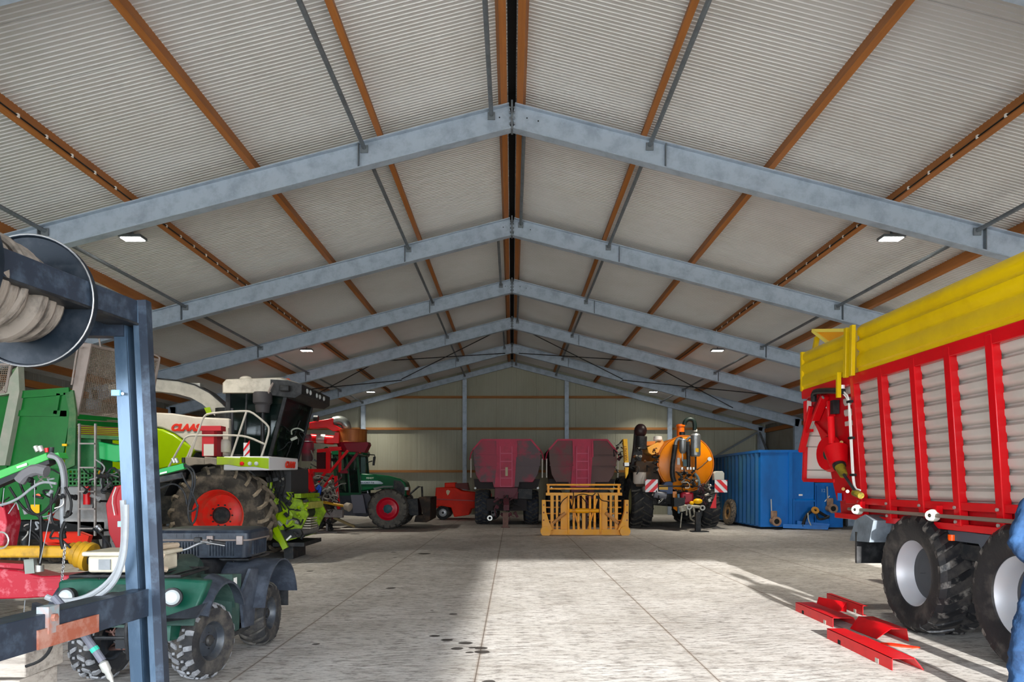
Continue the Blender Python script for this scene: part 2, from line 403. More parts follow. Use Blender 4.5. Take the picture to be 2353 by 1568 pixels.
struct(MB().prism([(-.06, Y0, ZR+.19), (.06, Y0, ZR+.19), (.06, Y0, ZR+.165), (-.06, Y0, ZR+.165)], (0, Y1-Y0, 0)).build('trim_1', blk))
# --- walls
wl = M('side wall panel', '#8b8a80', .6, 0, '#77756a', .6, .7)
def ribwall(name, p, q, top, mat, th=.1, pitch=.25, inward=(0,-1,0)):
    p = V(p); q = V(q); d = (q-p); Ln = d.length; d.normalize(); iw = V(inward); m = MB(); n = int(Ln/pitch); pts = []
    for k in range(n):
        for o, e in ((0, 0), (.02, -.004), (.03, 0), (pitch*.5, 0), (pitch*.5+.01, .003), (pitch*.5+.03, .003), (pitch*.5+.04, 0)):
            if k % 4 or o > .03 or 1: pts.append((k*pitch+o, e*(3 if (k % 4 == 0 and e < 0) else 1)))
    pts.append((Ln, 0)); base = len(m.v)
    for t, e in pts:
        g = p+d*t+iw*e; m.v.append(V((g.x, g.y, 0))); m.v.append(V((g.x, g.y, top(g))))
    for i in range(len(pts)-1):
        a = base+2*i; m.f.append((a, a+2, a+3, a+1))
    z0 = [V((c.x, c.y, 0))-iw*.03 for c in (p, q)]
    k = [z0[0], z0[1]]
    if name == 'wall_back':
        poly = [k[0], k[1], V((k[1].x, k[1].y, top(q))), V((0, k[1].y, ZR+.2)), V((k[0].x, k[0].y, top(p)))]
    else: poly = [k[0], k[1], V((k[1].x, k[1].y, top(q))), V((k[0].x, k[0].y, top(p)))]
    m.prism(poly, -iw*th)
    return struct(m.build(name, mat, sharp=15))
bw = M('back wall panel', '#a3a493', .6, 0, '#94937f', .6, .5, stretch=(1, 1, .4))
ribwall('wall_back', (-12.8, 36.7, 0), (12.8, 36.7, 0), lambda g: ZR+.2-S*abs(g.x), bw)
ribwall('wall_left', (-12.78, Y0, 0), (-12.78, 36.7, 0), lambda g: ZR+.19-S*12.78, wl, inward=(1,0,0))
ribwall('wall_right', (12.78, Y0, 0), (12.78, 36.7, 0), lambda g: ZR+.19-S*12.78, wl, inward=(-1,0,0))
# gable over the open front
struct(MB().prism([(-12.8, Y0, 4.42), (12.8, Y0, 4.42), (12.8, Y0, ZR+.2-S*12.8), (0, Y0, ZR+.2), (-12.8, Y0, ZR+.2-S*12.8)], (0, -.12, 0)).build('wall_front', wl))
# --- portal frames
ords = ['', '', '', 'first', 'second', 'third', 'fourth', 'fifth', '']
stf = galv
for k, y in enumerate(FY):
    last = k == 8; yy = 36.3 if last else y
    if k == 0: yy = Y0+.12
    lab = {0: 'galvanised steel frame standing in the open front of the hall', 1: 'galvanised steel roof frame over the doorway side, outermost one', 2: 'galvanised steel roof frame before the one crossing above the hose reel', 8: 'slim dark galvanised gable frame fixed flat against the back wall'}.get(k) or \
        {'first': 'large galvanised steel portal frame crossing the top of the view, nearest full frame', 'second': 'galvanised steel portal frame second back, above the yellow wagon top', 'third': 'galvanised steel portal frame third back, right column standing behind the red wagon wheels', 'fourth': 'galvanised steel portal frame fourth back, right column beside the blue tanks', 'fifth': 'galvanised steel portal frame fifth back, meeting the dark gable frame corner'}[ords[k]]
    t = thing('portal_frame', lab, 'steel frame', (0, yy, 0), group='portal frames of the hall')
    dd = .26 if last else .40; fw = .12 if last else .18
    th = math.atan(S); nz = dd/2/math.cos(th)
    for sg in (-1, 1):
        a = V((0, 0, ZR-nz)); b = V((sg*12.5, 0, ZR-S*12.5-nz))
        r = MB().ibeam(a, b, fw, dd, up=(0, 0, 1)).build('rafter', galv, t)
        if k >= 2 and not last:
            for x in (2.45, 7.55):
                MB().bar((sg*x, 0, zr(x)-nz*2+.02), (sg*x, 0, zr(x)-.02), .012, fw*.96, (0,1,0)).build('stiffener_plate', galvd, r)
        cc = MB().ibeam((sg*12.45, 0, 0), (sg*12.45, 0, ZR-S*12.45-.05), .18, .36, up=(1,0,0)).build('column', galv, t)
        MB().box((sg*12.45, 0, .012), (.44, .26, .024)).build('foot_plate', galvd, cc)
    q = MB(); q.box((0, 0, ZR-nz), (.03, fw+.02, dd+.06))
    for z in (-.13, -.04, .05, .13):
        for sx in (-.035, .035): q.cyl((sx-.012, -.06, ZR-nz+z), (sx+.012, -.06, ZR-nz+z), .015, n=6)
    q.build('ridge_plate', galvd, t)
    if k in (3, 4, 5):
        for x in (-.2, .42, .24): MB().cyl((x, -.009, zr(x)-.16), (x, -.004, zr(x)-.16), .012, n=8).build('bolt', blk, t)
# --- timber purlins
side = {-1: 'left', 1: 'right'}
names = {2.1: 'first', 4.12: 'second', 6.12: 'third', 8.12: 'fourth', 10.1: 'fifth', 12.1: 'eaves'}
nv = V((S, 0, 1)).normalized()
for sg in (-1, 1):
    for x in (.125, 2.1, 4.12, 6.12, 8.12, 10.1, 12.1):
        m = MB(); w_ = .10 if x < 1 else .085; n_ = V((sg*S, 0, 1)).normalized()
        c = V((sg*x, 0, zr(x)))+n_*.1
        m.bar(c+V((0, Y0, 0)), c+V((0, 36.6, 0)), w_, .197, n_)
        if x < 1: lab = f'ridge timber purlin on the {side[sg]} side of the dark gap along the ridge'
        else: lab = f'brown timber purlin under the {side[sg]} roof slope, {names[x]}'+(' one along the side wall' if x > 12 else ' one down from the ridge')
        if x == 6.12: lab = f'brown timber purlin third down the {side[sg]} slope, with a clipped cable'
        tag(m.build('roof_purlin', timber), lab, 'timber beam', 'timber roof purlins')
# cable with clips along the third purlins
for sg in (-1, 1):
    x = 6.12; n_ = V((sg*S, 0, 1)).normalized(); tdir = V((1, 0, -sg*S)).normalized()
    c = V((sg*x, 0, zr(x)))+n_*.03-tdir*(-sg)*(-.052)
    c = V((sg*x, 0, zr(x)))+n_*.05+V((-sg*.05, 0, 0))
    t = thing('electric_cable', f'thin black cable clipped along the third purlin on the {side[sg]}', 'cable', (c.x, 7, c.z), group='lamp cables')
    MB().tube([(c.x, y, c.z-.002) for y in (0.5, 10, 20, 30, 36.4)], .011, 6).build('cable', blackr, t, world=True)
    y = 7.3; cm = None
    while y < 22:
        if cm is None: cm = MB().box((0,0,0), (.03, .035, .045)).build('clip', paper, t)
        else:
            c2 = cm.copy(); C.objects.link(c2)
        (cm if y < 7.4 else c2).location = (0, y-7, 0); y += .55
# --- galvanised struts between frames
def strut(x, k, lab):
    ya, yb = FY[k], FY[k+1] if k+1 < 8 else 36.3
    z = zr(x)-.1; m = MB(); m.cyl((x, ya+.0, z), (x, yb, z), .034, n=10)
    m.box((x, yb-.04, z-.02), (.12, .015, .12)); m.box((x, ya+.04, z-.02), (.12, .015, .12))
    tag(m.build('roof_strut', galvd), lab, 'steel tube', 'struts between the frames')
gapn = {1: 'in the bay by the open doorway', 2: 'in front of the nearest full frame', 3: 'between the first and second frames', 4: 'between the second and third frames', 5: 'between the third and fourth frames', 6: 'between the fourth and fifth frames', 7: 'between the fifth frame and the gable'}
for k in range(1, 8):
    strut((-.33, .2)[(k+0) % 2] if k != 2 else -.33, k, f'galvanised tube strut beside the ridge, {gapn[k]}')
    for x in (-2.36, 2.2): strut(x, k, f'galvanised tube strut under the upper {side[1 if x > 0 else -1]} slope, {gapn[k]}')
    for x in (-7.46, 7.43): strut(x, k, f'galvanised tube strut under the lower {side[1 if x > 0 else -1]} slope, {gapn[k]}')
# thin wind bracing in the bay before the last frame
for i, (xa, xb) in enumerate(((-.3, -4.8), (-4.8, -.3), (.3, 4.8), (4.8, .3), (-4.8, -9.6), (-9.6, -4.8), (4.8, 9.6), (9.6, 4.8))):
    m = MB().cyl((xa, FY[6]+.02, zr(xa)-.3-.05*(i%2)), (xb, FY[7]-.02, zr(xb)-.3-.05*(i%2)), .018, n=8)
    where = ('upper', 'lower')[i//4]+' '+('left', 'right')[(i//2) % 2]
    tag(m.build('brace_rod', darkm), f'thin dark diagonal brace rod in the {where} roof, {"falling outwards" if i % 2 == 0 else "rising back to the ridge"}', 'brace rod', 'wind bracing rods')
for sg in (-1, 1):   # diagonal wall braces in the last bay
    m = MB().bar((sg*12.3, FY[7]+.3, .2), (sg*12.3, 36.1, 4.1), .08, .08)
    tag(m.build('wall_brace', galvd), f'slanting steel brace on the {side[sg]} side wall in the last bay', 'steel brace')
    m = MB().bar((sg*12.2, 36.2, 4.1), (sg*8.9, 36.2, 2.2), .09, .09)
    tag(m.build('gable_brace', galvd), f'slanting steel brace across the {side[sg]} end of the back wall', 'steel brace')
# back wall columns and rails
for x, lb in ((-7.45, 'behind the red fan machine'), (-2.37, 'behind the low red machine'), (2.74, 'behind the second tank trailer'), (7.9, 'behind the orange tanker')):
    m = MB().ibeam((x, 36.42, 0), (x, 36.42, zr(x)-.25), .2, .2, up=(0,1,0))
    tag(m.build('wall_column', galv), f'slim galvanised column on the back wall {lb}', 'steel column', 'back wall columns')
for z, lb, hw in ((5.92, 'highest', 6.1), (4.33, 'middle', 12.2), (2.19, 'lowest', 12.2)):
    m = MB().bb(-hw, hw, 36.52, 36.66, z-.07, z+.05)
    tag(m.build('wall_rail', timberw), f'{lb} horizontal timber rail on the back wall', 'timber rail', 'timber rails of the back wall')
for sg in (-1, 1):
    for z, lb in ((4.2, 'highest'), (2.9, 'middle'), (1.5, 'lowest')):
        m = MB().bb(min(sg*12.6, sg*12.74), max(sg*12.6, sg*12.74), Y0+.4, 36.4, z-.09, z+.09)
        tag(m.build('wall_rail', timber), f'{lb} timber rail along the {side[sg]} wall', 'timber rail', 'timber rails of the side walls')
# --- LED floodlights
for sg in (-1, 1):
    for Y, lb in ((13.0, 'nearest'), (24.0, 'middle'), (34.9, 'farthest')):
        x = sg*6.78; z = 1.6+.3375*Y if 0 else ZR+.205-S*6.78-.14
        t = thing('led_floodlight', f'{lb} bright led floodlight under the {side[sg]} roof slope', 'lamp', (x, Y, z), group='led floodlights')
        MB().box((0, 0, .02), (.40, .26, .05)).build('housing', galvd, t, bev=.008)
        MB().box((0, 0, -.012), (.34, .2, .012)).build('led_panel', glow, t)
        MB().bar((0, 0, .04), (0, 0, .2), .03, .03).build('bracket', galvd, t)
        ld = bpy.data.lights.new('led_light', 'AREA'); ld.shape = 'RECTANGLE'; ld.size = .34; ld.size_y = .2; ld.energy = LAMP*(.6 if Y > 30 else 1); ld.color = (1, .93, .80)
        ld.spread = math.radians(120)
        lo = bpy.data.objects.new('led_light', ld); C.objects.link(lo); lo.parent = t; lo.location = (0, 0, -.03)
# ================================================================ hose reel stand (front left)
def A(px, py, Y): return at(px, py, Y)
def P3(Y, *pts): return [at(x, y, Y) for x, y in pts]
t = thing('hose_reel_stand', 'dark blue steel stand with a big hose reel, standing left front beside the quad bike', 'hose reel', (-2.05, 3.6, 0))
# post: channel section leaning slightly
pt_, pb_ = V((-2.087, 4.0, 2.60)), V((-1.962, 4.0, 0))
def off(p, x, y): return p+V((x*.87, y, 0))
ax_ = (pt_-pb_).normalized()
q = MB()
q.bar(off(pb_, .055, -.02), off(pt_, .055, -.02), .075, .012, (0,1,0))
q.bar(off(pb_, -.075, -.02), off(pt_, -.075, -.02), .066, .012, (0,1,0))
q.bar(off(pb_, -.04, .06), off(pt_, -.04, .06), .01, .15, (0,1,0))
q.bar(off(pb_, .018, .03), off(pt_, .018, .03), .01, .10, (0,1,0))
q.bar(off(pb_, -.01, .075), off(pt_, -.01, .075), .06, .01, (0,1,0))
post = q.build('post', bluest2, t, world=True)
q = MB(); q.bar(off(pb_, .075, .0), off(pt_, .075, .0), .045, .06, (0,1,0)); q.build('post_edge', bluest, post, world=True)
MB().box((-1.925, 4.03, .01), (.3, .25, .02)).build('foot_plate', bluest, post, world=True)
# top beam running towards the camera
q = MB(); a, b = V((-2.085, 4.07, 2.545)), V((-2.33, 2.2, 2.555))
q.bar(a-V((0,0,.01)), b-V((0,0,.01)), .10, .125, (0,0,1)); top = q.build('top_beam', bluest, t, world=True, bev=.004)
q = MB(); q.bar(a+V((-.03,-.05,-.078)), b+V((-.03,0,-.078)), .16, .012)
q.build('lower_flange', black, top, world=True)
# low beam
q = MB(); a, b = V((-2.03, 3.98, .945)), V((-2.21, 2.2, .945)); q.bar(a, b, .09, .15); low = q.build('low_beam', bluest, t, world=True, bev=.004)
q = MB(); q.bar(a+V((-.10,-.02,.01)), b+V((-.10,-.02,.01)), .1, .10); q.build('inner_channel', bluest, low, world=True)
# rusted splice plates
p0 = a.lerp(b, .24); p1 = a.lerp(b, .46)
MB().bar(p0+V((.05,0,-.03)), p1+V((.05,0,-.03)), .012, .085).build('splice_plate', rust, low, world=True)
c_ = a.lerp(b, .41)
MB().box(c_+V((.03, 0, .045)), (.055, .075, .12)).build('clamp_plate', M('chalky plate', '#7f9093', .6, 0, '#a8654c', .8, 9), low, world=True)
MB().cyl(c_+V((.05, -.01, .055)), c_+V((.075, -.01, .055)), .018, n=6).build('bolt', rust, low, world=True)
# second low leg towards the floor out at the camera end
MB().bar((-2.28, 2.25, 0), (-2.28, 2.25, 2.6), .1, .1, (0,1,0)).build('post', bluest, t, world=True)
MB().bar((-2.95, 3.95, 0), (-2.85, 3.95, 2.5), .08, .08, (0,1,0)).build('rear_leg', bluest, t, world=True)
MB().bar((-2.85, 3.95, 2.44), (-2.12, 4.0, 2.44), .08, .08).build('cross_beam', bluest, t, world=True)
# reel: flanges, wound flat hose
ry, rx, rz_ = 3.62, -2.40, 2.505
def flange(y, nm):
    q = MB(); q.lathe([(.02, -.006), (.315, -.006), (.32, -.02), (.328, -.02), (.328, .02), (.32, .02), (.315, .006), (.02, .006)], (rx, y, rz_), (0,1,0), 56)
    fl = q.build(nm, M('reel flange', '#0f1a24', .5, .2, '#3a3f46', .5, 6), t, world=True)
    q = MB(); q.tube([(rx+.327*math.cos(2*math.pi*i/56), y-.018, rz_+.327*math.sin(2*math.pi*i/56)) for i in range(56)], .0045, 8, closed=True); q.build('rim_edge', steel, fl, world=True)
flange(ry, 'reel_flange'); flange(2.95, 'reel_flange')
MB().cyl((rx, 2.8, rz_), (rx, 3.95, rz_), .03, n=16).build('axle', darkm, t, world=True)
MB().cyl((rx, 2.97, rz_), (rx, 3.60, rz_), .09, n=24).build('drum', black, t, world=True)
q = MB(); prof = [(.09, 0)]; y = .0
for i in range(7):
    r = .195+.018*((i*5) % 3); prof += [(r-.02, y), (r+.006, y+.012), (r+.012, y+.045), (r-.004, y+.077), (r-.028, y+.084)]; y += .088
prof += [(.09, y)]
q.lathe(prof, (rx, ry-.63, rz_-.01), (0,1,0), 40); hb = q.build('wound_hose', hosem, t, world=True)
q = MB(); q.tube([(rx+.225*math.cos(a_)*1.0, 3.25+.028*a_, rz_+.225*math.sin(a_)) for a_ in [i*.2 for i in range(-6, 24)]], .02, 8); q.build('hose_turn', hosem, hb, world=True)
# clips on the post
for py in (905, 1204):
    z = 1.6+(1110-py)*4.0/F
    MB().box((-2.09-.08+(2.3-z)*.048, 3.975, z), (.045, .03, .03)).build('clip', cyan, t, world=True)
MB().cyl(A(282, 905, 3.985), A(282, 905, 3.95), .008, n=8).build('bolt', paper, t, world=True)
# hoses beside the post with the lance
q = MB(); q.tube(P3(3.9, (283, 1150), (286, 1200), (284, 1270), (268, 1320), (225, 1362), (170, 1384), (120, 1378), (107, 1372)), .016, 8, 2); q.build('hose', hoseg, t, world=True)
q = MB(); q.tube(P3(3.84, (291, 1160), (291, 1220), (285, 1290), (262, 1345), (215, 1380), (165, 1396), (148, 1392)), .014, 8, 2); q.build('hose', hoseg, t, world=True)
lance = MB().tube(P3(3.6, (124, 1372), (150, 1400), (205, 1475), (236, 1520)), .019, 10, 1).build('lance', M('grey lance sleeve', '#5c5d66', .5), t, world=True)
MB().cyl(A(215, 1489, 3.6), A(221, 1497, 3.6), .021, n=10).build('green_tape', M('green tape', '#2f9c86', .5), lance, world=True)
q = MB(); q.lathe([(.012, 0), (.022, .01), (.022, .05), (.015, .06), (.015, .09), (.01, .1), (.004, .14)], A(236, 1520, 3.6), A(255, 1560, 3.6)-A(236, 1520, 3.6), 12); q.build('nozzle', zinc, lance, world=True)
q = MB(); q.tube(P3(3.5, (-20, 1450), (10, 1435), (52, 1425), (85, 1440), (98, 1462), (90, 1482)), .007, 6, 2)
q.build('cable', blackr, t, world=True)
q = MB(); q.tube(P3(3.45, (-10, 1442), (30, 1425), (70, 1408), (100, 1406), (122, 1440), (120, 1490), (95, 1520), (60, 1532)), .008, 6, 2)
q.build('cable', blackr, t, world=True)
# timber beams stacked at the very left edge
for i, (z0, dx) in enumerate(((.0, .0), (.215, -.02), (.43, -.03), (.645, 0.0))):
    lb = {3: 'weathered grey timber beam at the lower left edge, topmost of its stack', 2: 'weathered timber beam directly under the topmost one of the stack, lower left edge'}.get(i, f'weathered timber beam {"lowest" if i == 0 else "second lowest"} in the stack at the lower left edge')
    q = MB(); q.bb(-3.35+dx, -2.375+dx, 3.55, 3.85, z0+.002, z0+.205)
    tag(q.build('timber_beam', wood, bev=.006), lb, 'timber beam', 'stacked timber beams')

# ================================================================ quad bike
qx = -2.95
t = thing('quad_bike', 'old green quad bike with black flares and studded front tyres', 'quad bike', (qx, 6.5, 0))
def fw(x, y, ang, s_, lug, W, n, flat=0):
    a_ = V((math.cos(ang)*s_, math.sin(ang)*s_, 0))
    wheel(t, (x, y, .312), a_, .315, W, .155, tyrem, M('quad rim grey', '#3c4148', .45, .4, '#66645f', .5, 10), lug, n, .018, world=True, dish=.35, bolts=4, flat=.004, lm=M('pale worn quad tread', '#77787a', .8, 0, '#a9aaab', .6, 18) if lug == 'block' else None)
fw(-2.53, 5.95, math.radians(-15), 1, 'block', .22, 15); fw(-3.34, 5.95, math.radians(-8), -1, 'block', .22, 15)
fw(-2.50, 7.2, 0, 1, 'agri', .27, 16); fw(-3.40, 7.2, 0, -1, 'agri', .27, 16)
def arch(cx, cy, cz, r, w0, w1, a0, a1, th=.015, n=14, drop=0, rx_=1.0):
    """fender strip around a wheel axis parallel to X"""
    rings = []
    for i in range(n+1):
        an = math.radians(a0+(a1-a0)*i/n); c, s = math.cos(an), math.sin(an)
        ring = []
        for (x, rr) in ((w0, r), (w1, r-drop), (w1, r-drop-th), (w0, r-th)):
            ring.append(V((x, cy+c*rr*rx_, cz+s*rr)))
        rings.append(ring)
    return MB().loft(rings)
arch(0, 5.95, .36, .47, -2.75, -2.42, 20, 160, drop=.02).build('front_fender', atvd, t, world=True)
arch(0, 5.95, .36, .495, -2.47, -2.33, 25, 150, drop=.06, th=.02).build('fender_flare', atvb, t, world=True)
arch(0, 5.95, .36, .47, -3.48, -3.12, 20, 160, drop=.02).build('front_fender', atvd, t, world=True)
arch(0, 5.95, .36, .495, -3.55, -3.43, 25, 150, drop=-.02, th=.02).build('fender_flare', atvb, t, world=True)
arch(0, 5.95, .36, .43, -2.73, -2.60, 5, 175, th=.25).build('inner_fender', atvg, t, world=True)
arch(0, 7.22, .36, .50, -2.76, -2.28, 12, 170, drop=.01, rx_=1.05).build('rear_fender', atvb, t, world=True)
arch(0, 7.2, .36, .50, -3.54, -3.14, 15, 178, drop=.0).build('rear_fender', atvb, t, world=True)
# rear skirt plates between front and rear wheels + mud flap
MB().prism([(-2.40, 6.52, .30), (-2.40, 6.76, .28), (-2.37, 6.80, .80), (-2.37, 6.60, .82), (-2.42, 6.5, .6)], (-.025, 0, 0)).build('leg_shield', atvb, t, world=True)
MB().prism([(-2.44, 6.32, .30), (-2.44, 6.50, .28), (-2.44, 6.56, .78), (-2.44, 6.35, .80)], (-.3, 0, 0)).build('side_panel', atvd, t, world=True)
MB().box((-2.435, 6.40, .72), (.004, .07, .09)).build('sticker', paper, t, world=True)
MB().box((-2.425, 6.62, .42), (.02, .05, .05)).build('reflector', M('rusty dot', '#a96a55', .6), t, world=True)
MB().bb(-2.74, -2.38, 7.72, 7.74, .30, .74).build('mud_flap', black, t, world=True)
MB().bb(-2.74, -2.44, 6.30, 6.78, .25, .29).build('footrest', darkm, t, world=True)
MB().bb(-3.46, -3.16, 6.30, 6.78, .25, .29).build('footrest', darkm, t, world=True)
# body: hood, seat, tank
q = MB(); secs = []
for y, hw, zb, zt in ((5.42, .24, .52, .66), (5.55, .33, .5, .80), (5.85, .37, .5, .89), (6.2, .30, .5, .93), (6.45, .20, .42, .97), (6.6, .17, .42, .90)):
    secs.append([V((qx+sx*hw*k, y, z)) for sx, k, z in ((-1, .8, zb), (1, .8, zb), (1, 1, (zb+zt)/2), (1, .9, zt-.04), (1, .55, zt), (-1, .55, zt), (-1, .9, zt-.04), (-1, 1, (zb+zt)/2))])
q.loft(secs).build('hood', atvd, t, world=True, sharp=50)
q = MB(); secs = []
for y, hw, zb, zt in ((6.42, .12, .7, .86), (6.6, .16, .7, .9), (6.9, .19, .7, .87), (7.2, .19, .7, .88), (7.35, .16, .72, .9)):
    secs.append([V((qx+sx*hw, y, z)) for sx, z in ((-1, zb), (1, zb), (1, zt-.03), (.7, zt), (-.7, zt), (-1, zt-.03))])
q.loft(secs).build('seat', black, t, world=True, sharp=50)
MB().bb(qx-.16, qx+.16, 5.7, 7.5, .30, .6).build('engine_frame', darkm, t, world=True)
MB().prism([(qx-.5, 5.50, .58), (qx+.54, 5.50, .58), (qx+.60, 5.62, .84), (qx+.35, 5.62, .86), (qx-.35, 5.62, .86), (qx-.56, 5.62, .84)], (0, .12, 0)).build('front_cowl', atvg, t, world=True, bev=.02)
for dx in (-.40, .40):
    hl = MB().lathe([(.001, .02), (.04, .015), (.056, 0), (.06, -.03), (.05, -.07)], (qx+dx, 5.45, .74), (.25 if dx > 0 else -.1, -1, .1), 24).build('headlight', lens, t, world=True)
    MB().lathe([(.057, -.005), (.072, -.005), (.072, -.05), (.057, -.05)], (qx+dx, 5.45, .74), (.25 if dx > 0 else -.1, -1, .1), 24, caps=False).build('headlight_ring', black, hl, world=True)
q = MB(); q.prism([(qx-.60, 5.36, .60), (qx+.62, 5.36, .60), (qx+.66, 5.44, .70), (qx+.2, 5.38, .55), (qx-.2, 5.38, .55), (qx-.64, 5.44, .70)], (0, .05, 0)); q.build('bumper_lip', atvb, t, world=True)
q = MB()
for dx in (-.13, .13):
    q.tube([(qx+dx, 5.35, .3), (qx+dx, 5.3, .5), (qx+dx, 5.36, .66)], .014, 8, 1)
q.tube([(qx-.25, 5.34, .46), (qx+.25, 5.34, .46)], .014, 8); q.build('bull_bar', black, t, world=True)
for dx in (-1, 1):
    for z in (.24, .36):
        for yy in (5.8, 6.1): MB().tube([(qx+dx*.12, yy, z+.04), (qx+dx*.34, 5.95, z-.0)], .014, 8).build('suspension_arm', M('rusty steel', '#7a5b52', .7, .2, '#4c3f3c', .6, 9), t, world=True)
    q = MB()
    for i in range(9): q.tube([(qx+dx*(.30+.012*0)+.045*math.cos(a_), 5.93+.045*math.sin(a_), .42+.026*i+.026*a_/6.28) for a_ in [j*.7 for j in range(10)]], .006, 5)
    q.build('shock_spring', M('red spring', '#a8483e', .5), t, world=True)
densepx(t, 385, 425, 1440, 1520, 16, (M('rusty steel', '#7a5b52', .7, .2, '#4c3f3c', .6, 9), darkm, M('red spring', '#a8483e', .5)), 5.7, 6.1, 21, .6)
densepx(t, 240, 300, 1430, 1500, 14, (M('rusty steel', '#7a5b52'), darkm), 5.7, 6.1, 22, .6)
# racks
def rack(y0, y1, z, nm):
    q = MB(); q.tube([(qx-.42, y0, z), (qx-.40, y1, z), (qx+.40, y1, z), (qx+.42, y0, z)], .013, 8, closed=True)
    for i in range(7):
        x = qx-.32+.107*i; q.tube([(x, y0, z), (x, y1, z)], .008, 6)
    for x in (-.25, .25):
        for y in (y0+.08, y1-.08): q.tube([(qx+x, y, z), (qx+x*.9, y, z-.12)], .01, 6)
    q.build(nm, black, t, world=True)
rack(5.55, 6.1, .885, 'front_rack'); rack(6.98, 7.62, .86, 'rear_rack')
# handlebar
hb = MB().tube([(qx-.37, 6.5, 1.06), (qx-.25, 6.40, 1.09), (qx-.08, 6.3, 1.0), (qx+.08, 6.3, 1.0), (qx+.25, 6.40, 1.09), (qx+.37, 6.5, 1.06)], .012, 8, 1).build('handlebar', steel, t, world=True)
for dx in (-1, 1):
    MB().cyl((qx+dx*.26, 6.42, 1.085), (qx+dx*.38, 6.51, 1.055), .019).build('grip', black, hb, world=True)
    MB().tube([(qx+dx*.22, 6.36, 1.09), (qx+dx*.30, 6.34, 1.075), (qx+dx*.42, 6.40, 1.045)], .008, 8, 1).build('brake_lever', steel, hb, world=True)
    MB().box((qx+dx*.20, 6.37, 1.10), (.06, .05, .045)).build('brake_reservoir', darkm, hb, world=True, bev=.008)
MB().cyl((qx, 6.15, .8), (qx, 6.32, 1.0), .025).build('steering_stem', darkm, t, world=True)
MB().prism([(qx-.08, 6.2, .93), (qx+.08, 6.2, .93), (qx+.07, 6.28, 1.03), (qx-.07, 6.28, 1.03)], (0, .05, 0)).build('dash_cover', black, t, world=True, bev=.01)

# black cargo box on the rear rack
bx0, bx1, by0, by1, bz = -3.38, -2.51, 6.92, 7.50, .885
t = thing('cargo_box', 'black ribbed plastic cargo box with metal catches on the quad rear rack', 'box', ((bx0+bx1)/2, 7.2, bz))
def rbox(x0, x1, y0, y1, z0, z1, r=.06, tp=.0):
    P = []
    for cx, cy, a0 in ((x1-r, y0+r, -90), (x1-r, y1-r, 0), (x0+r, y1-r, 90), (x0+r, y0+r, 180)):
        for k in range(5):
            an = math.radians(a0+90*k/4); P.append((cx+r*math.cos(an), cy+r*math.sin(an)))
    P = P[::1]; mx, my = (x0+x1)/2, (y0+y1)/2
    return [[V((mx+(x-mx)*k, my+(y-my)*k, z)) for x, y in P] for z, k in ((z0, 1-tp), (z1, 1))]
b_ = MB().loft(rbox(bx0, bx1, by0, by1, bz, bz+.17, tp=.04)).build('box_body', boxm, t, world=True)
r0 = rbox(bx0-.015, bx1+.015, by0-.015, by1+.015, bz+.17, bz+.235); r1 = rbox(bx0, bx1, by0, by1, bz+.235, bz+.262, r=.09); r2 = rbox(bx0+.05, bx1-.05, by0+.05, by1-.05, bz+.27, bz+.275, r=.09)
lid = MB().loft([r0[0], r0[1], r1[1], r2[1]]).build('lid', boxm, t, world=True, sharp=25)
MB().loft(rbox(bx0-.02, bx1+.02, by0-.02, by1+.02, bz+.163, bz+.178)).build('seam_rim', M('dusty brown edge', '#6a5f58', .6), t, world=True)
q = MB()
for x0, n in ((-3.22, 9), (-2.98+.1, 9)):
    for i in range(n): q.box((x0+.028*i, by0+.003, bz+.085), (.009, .022, .13))
for i in range(9): q.box((bx1-.003, by0+.13+.045*i, bz+.085), (.022, .012, .13))
q.build('rib', boxm, b_, world=True)
q = MB()
for i in range(9): q.box((-3.2+.07*i, by0-.012, bz+.21), (.03, .012, .035))
q.build('lid_rib', boxm, lid, world=True)
for x in (-2.86, -2.58):
    MB().box((x, by0-.03, bz+.17), (.06, .03, .085)).build('catch', M('rusty catch', '#857c78', .5, .4, '#5d4a42', .6, 20), t, world=True, bev=.004)
# cooler box with rope on the front rack
t = thing('cool_box', 'cream plastic cool box tied on the quad front rack', 'cool box', (-3.02, 5.83, .9))
cbx0, cbx1, cy0, cy1 = -3.33, -2.72, 5.62, 6.02
MB().bb(cbx0+.03, cbx1-.03, cy0+.03, cy1-.03, .90, 1.03).build('box_body', cream, t, world=True, bev=.02)
MB().bb(cbx0, cbx1, cy0, cy1, 1.03, 1.065).build('lid', cream, t, world=True, bev=.012)
MB().box((cbx0+.17, cy0+.025, .965), (.09, .02, .08)).build('catch', hoseg, t, world=True)
t = None
q = MB()
for i, dx in enumerate((0, .035, .07)):
    x = cbx1-.12+dx
    q.tube([(x, cy1, 1.085), (x-.02, 5.8, 1.09), (x+.01, cy0-.01, 1.085), (x+.02+.02*i, cy0-.03, 1.02), (x+.05, cy0-.02, .94), (x+.08, cy0+.04, .925)], .022, 8, 2)
q.tube([(cbx1-.16, cy0-.03, 1.0), (cbx1-.06, cy0-.05, .96), (cbx1+.01, cy0-.03, .99), (cbx1+.02, cy0, 1.05)], .022, 8, 2)
tag(q.build('rope', rope), 'bundle of beige rope draped over the cream cool box', 'rope')
